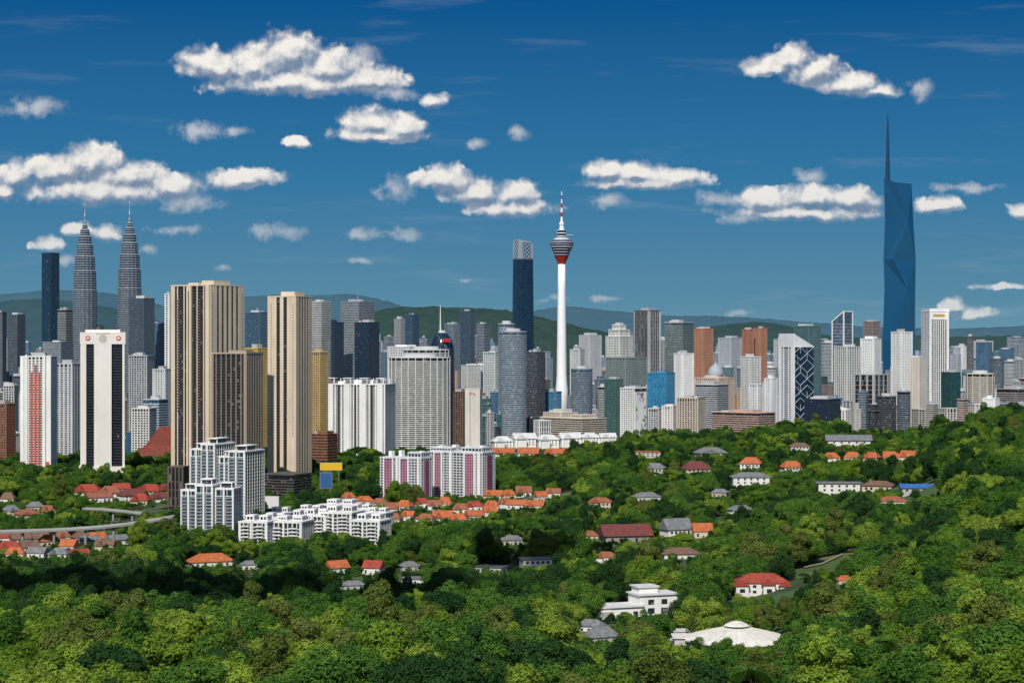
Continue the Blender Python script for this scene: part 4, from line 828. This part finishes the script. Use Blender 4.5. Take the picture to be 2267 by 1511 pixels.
def crown(shape,seed,mat):
    rs=np.random.RandomState(seed); lobes=[]
    if shape=='dome': K,RX,z0,HZ,r0,r1,n=30,4.6,4.6,5.6,1.0,3.0,24000
    elif shape=='oval': K,RX,z0,HZ,r0,r1,n=26,3.0,4.6,9,1.0,2.5,20000
    elif shape=='umbrella': K,RX,z0,HZ,r0,r1,n=38,7.0,7.4,3.2,.9,2.3,23000
    elif shape=='airy': K,RX,z0,HZ,r0,r1,n=46,4.0,3.8,9.0,.8,1.9,20000
    else: K,RX,z0,HZ,r0,r1,n=36,5.8,4.2,7.2,.8,2.8,24000
    sk=rs.uniform(-.5,.5,2)
    while len(lobes)<K:
        p=rs.uniform(-1,1,3); p[2]=abs(p[2])
        q=np.linalg.norm(p)
        if q>1 or q<.4: continue
        lobes.append((np.array([p[0]*RX*(1+.25*sk[0]),p[1]*RX,z0+p[2]*HZ*(1+.3*p[0]*sk[0])]),rs.uniform(r0,r1)*(1.05-.3*p[2])))
    lobes.append((np.array([0,0,z0+HZ*.35]),min(RX*.72,HZ*.7)))
    K=len(lobes)
    cs=np.array([l[0] for l in lobes]); rd_=np.array([l[1] for l in lobes]); pr=rd_**2/np.sum(rd_**2)
    idx=rs.choice(K,n,p=pr); d=rs.normal(size=(n,3)); d[:,2]+=.3; d/=np.linalg.norm(d,axis=1)[:,None]
    bump=np.array([mn.noise(Vector(v)*2.8+Vector((i_*1.7,seed,0))) for v,i_ in zip(d,idx)])
    th=.3*(rs.random_sample(n)-.5)+np.where(rs.random_sample(n)<.1,.22*rs.random_sample(n),0)
    pos=cs[idx]+d*(rd_[idx]*(.9+.38*bump+th))[:,None]*np.array([1,1,.85])
    dist=np.linalg.norm(pos[:,None,:]-cs[None],axis=2)/rd_[None]; keep=(dist<.6).sum(axis=1)==0
    pos=pos[keep]; d=d[keep]; nn=d*.8+rs.normal(size=pos.shape)*.4+np.array([0,-.0,.25]); nn/=np.linalg.norm(nn,axis=1)[:,None]
    return quads('crown',pos,nn,rs.uniform(.28,.6,len(pos)),mat,rs)
def palmcrown(seed,mat):
    rs=np.random.RandomState(seed); P=[];Nn=[]
    for i in range(16):
        a=2*math.pi*i/16+rs.uniform(-.15,.15); e=rs.uniform(.1,1.0)
        for t in np.linspace(.1,1,22):
            for sd in (-1,1):
                r=4.2*t; z=9+e*3*t-3.4*t*t; P.append((r*math.cos(a)-sd*.3*math.sin(a),r*math.sin(a)+sd*.3*math.cos(a),z)); Nn.append((-.3*math.cos(a)-sd*.4*math.sin(a),-.3*math.sin(a)+sd*.4*math.cos(a),1))
    P=np.array(P);Nn=np.array(Nn);Nn/=np.linalg.norm(Nn,axis=1)[:,None]; return quads('crown',P,Nn,np.full(len(P),.8),mat,rs)
bark=M((.09,.07,.05),.9,.3,1.0)
def trunk(shape,seed):
    rr=random.Random(seed); mb=MB(); zt={'dome':8,'oval':9,'umbrella':9.0,'airy':9,'palm':9.2}.get(shape,8)
    mb.tube((0,0,-1),(0,0,zt*.55),.4,.28,8); mb.tube((0,0,zt*.55),(.2,.1,zt),.28,.12,8)
    if shape!='palm':
        for i in range(6):
            a=i*1.05+rr.random(); l=rr.uniform(2,3.6); mb.tube((0,0,zt*rr.uniform(.4,.65)),(l*math.cos(a),l*math.sin(a),zt*rr.uniform(.85,1.05)),.17,.05,5)
    return mb.mesh('trunk',bark,True)
VAR=[('dome','lime'),('dome','mid'),('dome','dark'),('oval','lime'),('oval','mid'),('oval','dark'),('umbrella','mid'),('umbrella','dark'),('airy','olive'),('airy','lime'),('spread','mid'),('spread','dark'),('spread','olive'),('palm','mid'),('dome','olive'),('spread','lime'),('umbrella','lime'),('dome','mid'),('spread','dark'),('airy','mid'),('oval','olive')]
CR=[palmcrown(90+i,TINT[t]) if sh=='palm' else crown(sh,20+i,TINT[t]) for i,(sh,t) in enumerate(VAR)]
TR=[trunk(sh,i) for i,(sh,t) in enumerate(VAR)]
pts=[]; Y=505.0
while Y<3350:
    sp=11.5 if Y<900 else (12.5 if Y<1400 else (14.5 if Y<2200 else 17))
    hw=.29*Y+40; x=-hw
    while x<hw: pts.append((x+R.uniform(-.5,.5)*sp,Y+R.uniform(-.5,.5)*sp)); x+=sp
    Y+=sp
pts=np.array(pts); n=len(pts); X=pts[:,0];Y=pts[:,1]; Zg=np.array([tz(a,b) for a,b in pts]); PX=CX+X/Y*F; PY=CY-(Zg-CZ)/Y*F
uu=NR.uniform(0,1,n)**2
sc=np.where(Y<900,1.0+1.05*uu,1.0+1.2*uu)
base_ok=np.ones(n,bool)
for fx,fy,fr in foot: base_ok&=((X-fx)**2+(Y-fy)**2)>(fr+3)**2
base_ok&=~((Y>3150)&(PX<1350))
pn=np.array([mn.noise(Vector((a*.006,b*.006,7))) for a,b in pts]); p2=np.array([mn.noise(Vector((a*.02,b*.02,2))) for a,b in pts])
def clear(sc):
    ok=base_ok.copy(); HP=12.5*sc*F/Y; RP=5.5*sc*F/Y
    for a,b,c,d,yy in protect:
        ok&=~((Y<yy)&(PX+RP*.62>a)&(PX-RP*.62<c)&(PY-HP<d-.4*(d-b))&(PY>b))
    return ok
ok1=clear(sc); small=np.full(n,.62)*(.8+.4*uu); ok2=clear(small); tiny=np.full(n,.36)*(.8+.4*uu); ok3=clear(tiny)
sc=np.where(ok1,sc,np.where(ok2,small,tiny)); ok=ok1|ok2|ok3
gap=((Y>1500)&(p2>.5))|((Y>900)&(Y<1500)&(p2>.6))
sc=np.where(gap&ok,np.minimum(sc,.4),sc)
HP=12.5*sc*F/Y; RP=5.5*sc*F/Y
var=np.zeros(n,int)
for i in range(n):
    if not ok[i]: continue
    y=Y[i]; px=PX[i]; q=max(0,pn[i])
    if y<880 and px<1000: w={'lime':.75+.6*q,'olive':.22,'mid':.4,'dark':.08}
    elif y<1000 and px<1300: w={'lime':.3+.5*q,'olive':.12,'mid':.6,'dark':.3}
    elif y<1550 and px<1200: w={'dark':.7,'mid':.35+q*.4,'olive':.02,'lime':.04}  # extra dark crowns: leaf colour stands in for cloud shadow on this band
    elif y<1000: w={'lime':.35+.6*q,'olive':.22,'mid':.6,'dark':.2}
    elif px>1900: w={'lime':.16+.6*q,'olive':.06,'mid':.6,'dark':.32}
    else: w={'lime':.18+.6*q,'olive':.06,'mid':.6,'dark':.34}
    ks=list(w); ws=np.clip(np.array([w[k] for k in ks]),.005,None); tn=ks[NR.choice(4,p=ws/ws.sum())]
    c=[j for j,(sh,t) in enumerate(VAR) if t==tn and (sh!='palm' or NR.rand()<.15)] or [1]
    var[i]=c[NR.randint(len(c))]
idx=np.where(ok)[0]; top=PY-HP
vis=[i for i in idx if -10<PX[i]<2277 and top[i]<1440 and sc[i]>.55]
vis.sort(key=lambda i:Y[i]); ind=vis[:300]; indset=set(ind)
for k in range(len(VAR)): var[ind[k*7]]=k
ADJ={'dome':'rounded','oval':'tall oval','umbrella':'flat topped','airy':'feathery','spread':'broad uneven','palm':'palm'}; TC={'lime':'yellow green','mid':'mid green','dark':'dark green','olive':'olive green'}
proto={}
COLN=['at the far left of','at the left of','left of the middle of','in the middle of','right of the middle of','below the round white roof in','at the right of','at the far right of']
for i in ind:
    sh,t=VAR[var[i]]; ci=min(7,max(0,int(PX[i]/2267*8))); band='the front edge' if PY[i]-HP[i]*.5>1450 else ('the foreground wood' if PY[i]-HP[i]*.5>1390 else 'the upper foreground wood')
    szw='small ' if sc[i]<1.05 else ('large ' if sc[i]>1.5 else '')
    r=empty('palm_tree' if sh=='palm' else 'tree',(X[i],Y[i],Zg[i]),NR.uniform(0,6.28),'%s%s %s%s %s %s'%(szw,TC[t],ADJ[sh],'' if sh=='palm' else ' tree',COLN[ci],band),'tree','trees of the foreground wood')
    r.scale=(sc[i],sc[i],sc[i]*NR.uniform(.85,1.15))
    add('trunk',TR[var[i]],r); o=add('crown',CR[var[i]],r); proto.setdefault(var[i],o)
rest=[i for i in idx if i not in indset]
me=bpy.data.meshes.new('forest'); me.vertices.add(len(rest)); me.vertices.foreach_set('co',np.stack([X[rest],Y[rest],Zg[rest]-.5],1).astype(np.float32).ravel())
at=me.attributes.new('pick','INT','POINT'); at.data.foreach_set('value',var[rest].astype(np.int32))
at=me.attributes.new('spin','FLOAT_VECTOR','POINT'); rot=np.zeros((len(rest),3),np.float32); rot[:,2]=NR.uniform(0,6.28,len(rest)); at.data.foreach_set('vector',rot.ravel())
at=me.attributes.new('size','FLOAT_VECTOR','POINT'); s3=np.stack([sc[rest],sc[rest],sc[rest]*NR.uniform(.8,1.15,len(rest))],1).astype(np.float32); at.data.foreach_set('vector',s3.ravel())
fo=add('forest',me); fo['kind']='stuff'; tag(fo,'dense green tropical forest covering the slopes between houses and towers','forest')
ng=bpy.data.node_groups.new('forest_scatter','GeometryNodeTree'); ng.interface.new_socket('Geometry',in_out='INPUT',socket_type='NodeSocketGeometry'); ng.interface.new_socket('Geometry',in_out='OUTPUT',socket_type='NodeSocketGeometry')
N=ng.nodes; L=ng.links; gi=N.new('NodeGroupInput'); go=N.new('NodeGroupOutput'); join=N.new('GeometryNodeJoinGeometry')
def na(nm,t):
    q=N.new('GeometryNodeInputNamedAttribute'); q.data_type=t; q.inputs['Name'].default_value=nm; return [o for o in q.outputs if o.enabled and o.name=='Attribute'][0]
pk=na('pick','INT'); spn=na('spin','FLOAT_VECTOR'); sz=na('size','FLOAT_VECTOR')
for k,o in proto.items():
    oi=N.new('GeometryNodeObjectInfo'); oi.inputs['Object'].default_value=o; oi.inputs['As Instance'].default_value=True
    cmp=N.new('FunctionNodeCompare'); cmp.data_type='INT'; cmp.operation='EQUAL'
    ins=[s_ for s_ in cmp.inputs if s_.enabled]; L.new(pk,ins[0]); ins[1].default_value=int(k)
    ip=N.new('GeometryNodeInstanceOnPoints'); L.new(gi.outputs[0],ip.inputs['Points']); L.new(cmp.outputs[0],ip.inputs['Selection']); L.new(oi.outputs['Geometry'],ip.inputs['Instance']); L.new(spn,ip.inputs['Rotation']); L.new(sz,ip.inputs['Scale']); L.new(ip.outputs[0],join.inputs[0])
L.new(join.outputs[0],go.inputs[0]); md=fo.modifiers.new('scatter','NODES'); md.node_group=ng
# ------------------------------------------------------------------ light, sky with cumulus, camera
sd=Vector((sdx,sdy,sdz))
sl=bpy.data.lights.new('sun','SUN'); sl.energy=4.4; sl.angle=math.radians(.53); sl.color=(1,.945,.86); so=bpy.data.objects.new('sun',sl); C.objects.link(so); so.rotation_euler=sd.to_track_quat('Z','Y').to_euler()
wd=bpy.data.worlds.new('World'); SC.world=wd; wd.use_nodes=True; N=wd.node_tree.nodes; L=wd.node_tree.links; bg=N['Background']; bg.inputs['Strength'].default_value=.1
def put(sock,x):
    if hasattr(x,'is_output'): L.new(x,sock)
    else: sock.default_value=x
def mt(op,*a):
    n_=N.new('ShaderNodeMath'); n_.operation=op
    for i,x in enumerate(a): put(n_.inputs[i],x)
    return n_.outputs[0]
def vm(op,*a):
    n_=N.new('ShaderNodeVectorMath'); n_.operation=op
    if op=='SCALE': put(n_.inputs[0],a[0]); put(n_.inputs['Scale'],a[1]); return n_.outputs[0]
    for i,x in enumerate(a): put(n_.inputs[i],x)
    return n_.outputs['Value'] if op in('LENGTH','DOT_PRODUCT') else n_.outputs[0]
def mrng(x,a,b,c,d,smooth=True):
    n_=N.new('ShaderNodeMapRange'); n_.interpolation_type='SMOOTHSTEP' if smooth else 'LINEAR'
    for i,q in enumerate((x,a,b,c,d)): put(n_.inputs[i],q)
    return n_.outputs[0]
def mixc(f,a,b):
    n_=N.new('ShaderNodeMix'); n_.data_type='RGBA'; put(n_.inputs['Factor'],f); put(n_.inputs['A'],a); put(n_.inputs['B'],b); return n_.outputs['Result']
sk=N.new('ShaderNodeTexSky'); sk.sky_type='NISHITA'; sk.sun_disc=False; sk.sun_elevation=EL; sk.sun_rotation=math.pi+AZ; sk.ozone_density=2
tc=N.new('ShaderNodeTexCoord'); sp=N.new('ShaderNodeSeparateXYZ'); L.new(tc.outputs['Generated'],sp.inputs[0])
dx,dy,dz=sp.outputs['X'],sp.outputs['Y'],sp.outputs['Z']
rp=N.new('ShaderNodeValToRGB'); L.new(mrng(dz,0,.4,0,1,False),rp.inputs[0]); e=rp.color_ramp.elements; e[0].position=0; e[0].color=(.15,.31,.40,1); e[1].position=1; e[1].color=(.01,.08,.26,1)
for p,c in ((.05,(.1,.255,.375,1)),(.2,(.032,.18,.36,1)),(.42,(.002,.085,.262,1))): x=e.new(p); x.color=c
sky10=vm('SCALE',rp.outputs[0],10.0)
base=mixc(mrng(dz,.2,.5,1,.1),sk.outputs[0],sky10); L.new(base,bg.inputs['Color'])
# cumulus by direction on the sky, each a union of soft bodies eroded by noise (hundredths: direction slope * F/100)
MAIN=[(640,122,100,62),(555,148,85,50),(728,152,100,52),(470,150,85,50),(815,180,95,40),(645,188,230,40),
(1755,132,62,40),(1805,160,82,46),(1695,152,66,28),(1880,190,85,36),(1940,205,60,22),
(200,358,92,50),(112,378,86,46),(35,392,66,40),(298,392,96,44),(378,414,90,38),(228,428,235,42),
(530,397,100,30),(660,316,36,19),(825,276,78,44),(890,284,58,38),(838,300,125,26),(964,226,32,24),
(985,400,78,38),(1055,428,98,38),(1145,430,62,34),(1130,463,115,30),
(1350,380,66,32),(1420,386,80,32),(1495,394,84,28),(1430,406,152,22),
(1700,446,105,36),(1800,440,88,38),(1895,446,78,36),(1780,472,215,26),(2078,457,66,26),(2258,470,38,24),
(235,520,46,25),(108,542,44,23),(172,508,40,20),(2108,678,36,24),(2160,698,60,20),(2215,634,72,10),(0,422,42,22)]
FAINT=[(75,238,74,26),(440,290,72,24),(512,293,50,16),(620,514,70,24),(800,516,58,18),(893,520,58,18),(805,577,30,10),(392,512,70,13),(490,594,30,10),(328,553,34,15),(1350,442,50,20),(1060,319,32,15),(1030,618,22,8),(1350,663,44,11),(1228,663,46,11),(1796,390,46,24),(2140,415,98,13),(1640,694,40,9),(880,416,52,34),(1150,296,40,18),(2035,195,32,30),(1640,484,76,16),(150,575,34,16),(1580,440,60,20),(420,445,90,26),(790,120,60,30),(880,205,70,20)]
sx=mt('DIVIDE',dx,dy); sy=mt('DIVIDE',dz,dy); cb=N.new('ShaderNodeCombineXYZ'); L.new(mt('MULTIPLY',sx,F/100),cb.inputs[0]); L.new(mt('MULTIPLY',sy,F/100),cb.inputs[1]); P0=cb.outputs[0]
def tnoise(v,scale,detail,rough,out='Fac'):
    n_=N.new('ShaderNodeTexNoise'); n_.noise_dimensions='2D'; put(n_.inputs['Vector'],v); n_.inputs['Scale'].default_value=scale; n_.inputs['Detail'].default_value=detail; n_.inputs['Roughness'].default_value=rough; return n_.outputs[out]
warp=vm('SCALE',vm('SUBTRACT',tnoise(P0,1.3,4,.58,'Color'),(.5,.5,.5)),.5)
def field(p,els,flat):
    acc=None
    for px,py,a,b in els:
        a/=100;b/=100;cx=(px-CX)/100;cy=(CY-py)/100
        l=vm('MULTIPLY_ADD',p,(1/a,1/b,0),(-cx/a,-cy/b,0))
        if flat: l=vm('MAXIMUM',l,vm('MULTIPLY',l,(1,-1.4,1)))
        ln=vm('LENGTH',l); acc=ln if acc is None else mt('SMOOTH_MIN',acc,ln,.35)
    return mt('SUBTRACT',1.0,acc)
def detail(p):
    vo=N.new('ShaderNodeTexVoronoi'); vo.voronoi_dimensions='2D'; put(vo.inputs['Vector'],vm('ADD',p,vm('SCALE',warp,.5))); vo.inputs['Scale'].default_value=3.6; vo.inputs['Detail'].default_value=1; vo.inputs['Roughness'].default_value=.5
    a=mt('MULTIPLY',mt('SUBTRACT',.42,vo.outputs['Distance']),.5); b=mt('MULTIPLY',mt('SUBTRACT',tnoise(p,2.0,7,.6),.5),1.7); return mt('ADD',a,b)
def dens(off):
    p=vm('ADD',P0,off); pw_=vm('ADD',p,vm('MULTIPLY',warp,(1,.5,0)))
    return mt('MULTIPLY_ADD',detail(p),.44,field(pw_,MAIN,True))
D0=dens((0,0,0)); D1=dens((-.06,.17,0))
wid=mrng(tnoise(P0,1.5,3,.55),.35,.65,.16,.8,False)
aM=mt('MULTIPLY',mrng(D0,-.12,wid,0,1),.985)
lit=mrng(mt('SUBTRACT',D0,D1),-.3,.36,0,1,False)
lit=mt('ADD',lit,mrng(D0,0,.35,.12,0))
pf=vm('ADD',P0,vm('MULTIPLY',warp,(1.3,.6,0)))
EF=mt('MULTIPLY_ADD',mt('SUBTRACT',tnoise(P0,2.6,7,.6),.5),1.8,field(pf,FAINT,False)); aF=mrng(EF,-.05,1.15,0,.7)
cir=mrng(tnoise(vm('MULTIPLY',P0,(.22,1.9,1)),1.0,6,.6),.56,.85,0,.14)
cr=N.new('ShaderNodeValToRGB'); L.new(lit,cr.inputs[0]); e=cr.color_ramp.elements; e[0].position=0; e[0].color=(.2,.27,.38,1); e[1].position=1; e[1].color=(.92,.88,.82,1)  # sunlit tops and grey undersides are painted into the cloud colour
for p,c in ((.33,(.37,.42,.5,1)),(.6,(.66,.66,.67,1))): x=e.new(p); x.color=c
ccol=vm('SCALE',cr.outputs[0],10.0)
hz=mrng(dz,.0,.11,.38,0.0)
ccol=mixc(hz,ccol,base)
col=mixc(cir,base,(5.0,5.6,6.3,1)); col=mixc(aF,col,mixc(hz,(6.8,6.8,6.9,1),base)); col=mixc(aM,col,ccol)
bg2=N.new('ShaderNodeBackground'); bg2.inputs['Strength'].default_value=.1; L.new(col,bg2.inputs['Color'])
gate=mt('MULTIPLY',mt('GREATER_THAN',dy,.7),mt('MULTIPLY',mt('GREATER_THAN',dz,.003),mt('LESS_THAN',dz,.22)))
ms=N.new('ShaderNodeMixShader'); L.new(gate,ms.inputs[0]); L.new(bg.outputs[0],ms.inputs[1]); L.new(bg2.outputs[0],ms.inputs[2]); L.new(ms.outputs[0],N['World Output'].inputs[0])
cd=bpy.data.cameras.new('camera'); cd.sensor_width=36; cd.lens=36*F/2267; cd.clip_start=1; cd.clip_end=120000; co=bpy.data.objects.new('camera',cd); C.objects.link(co); co.location=(0,0,CZ); co.rotation_euler=(math.pi/2,0,0)
SC.collection.children.link(C); SC.camera=co
SC.view_settings.view_transform='Standard'; SC.view_settings.look='None'; SC.view_settings.exposure=0
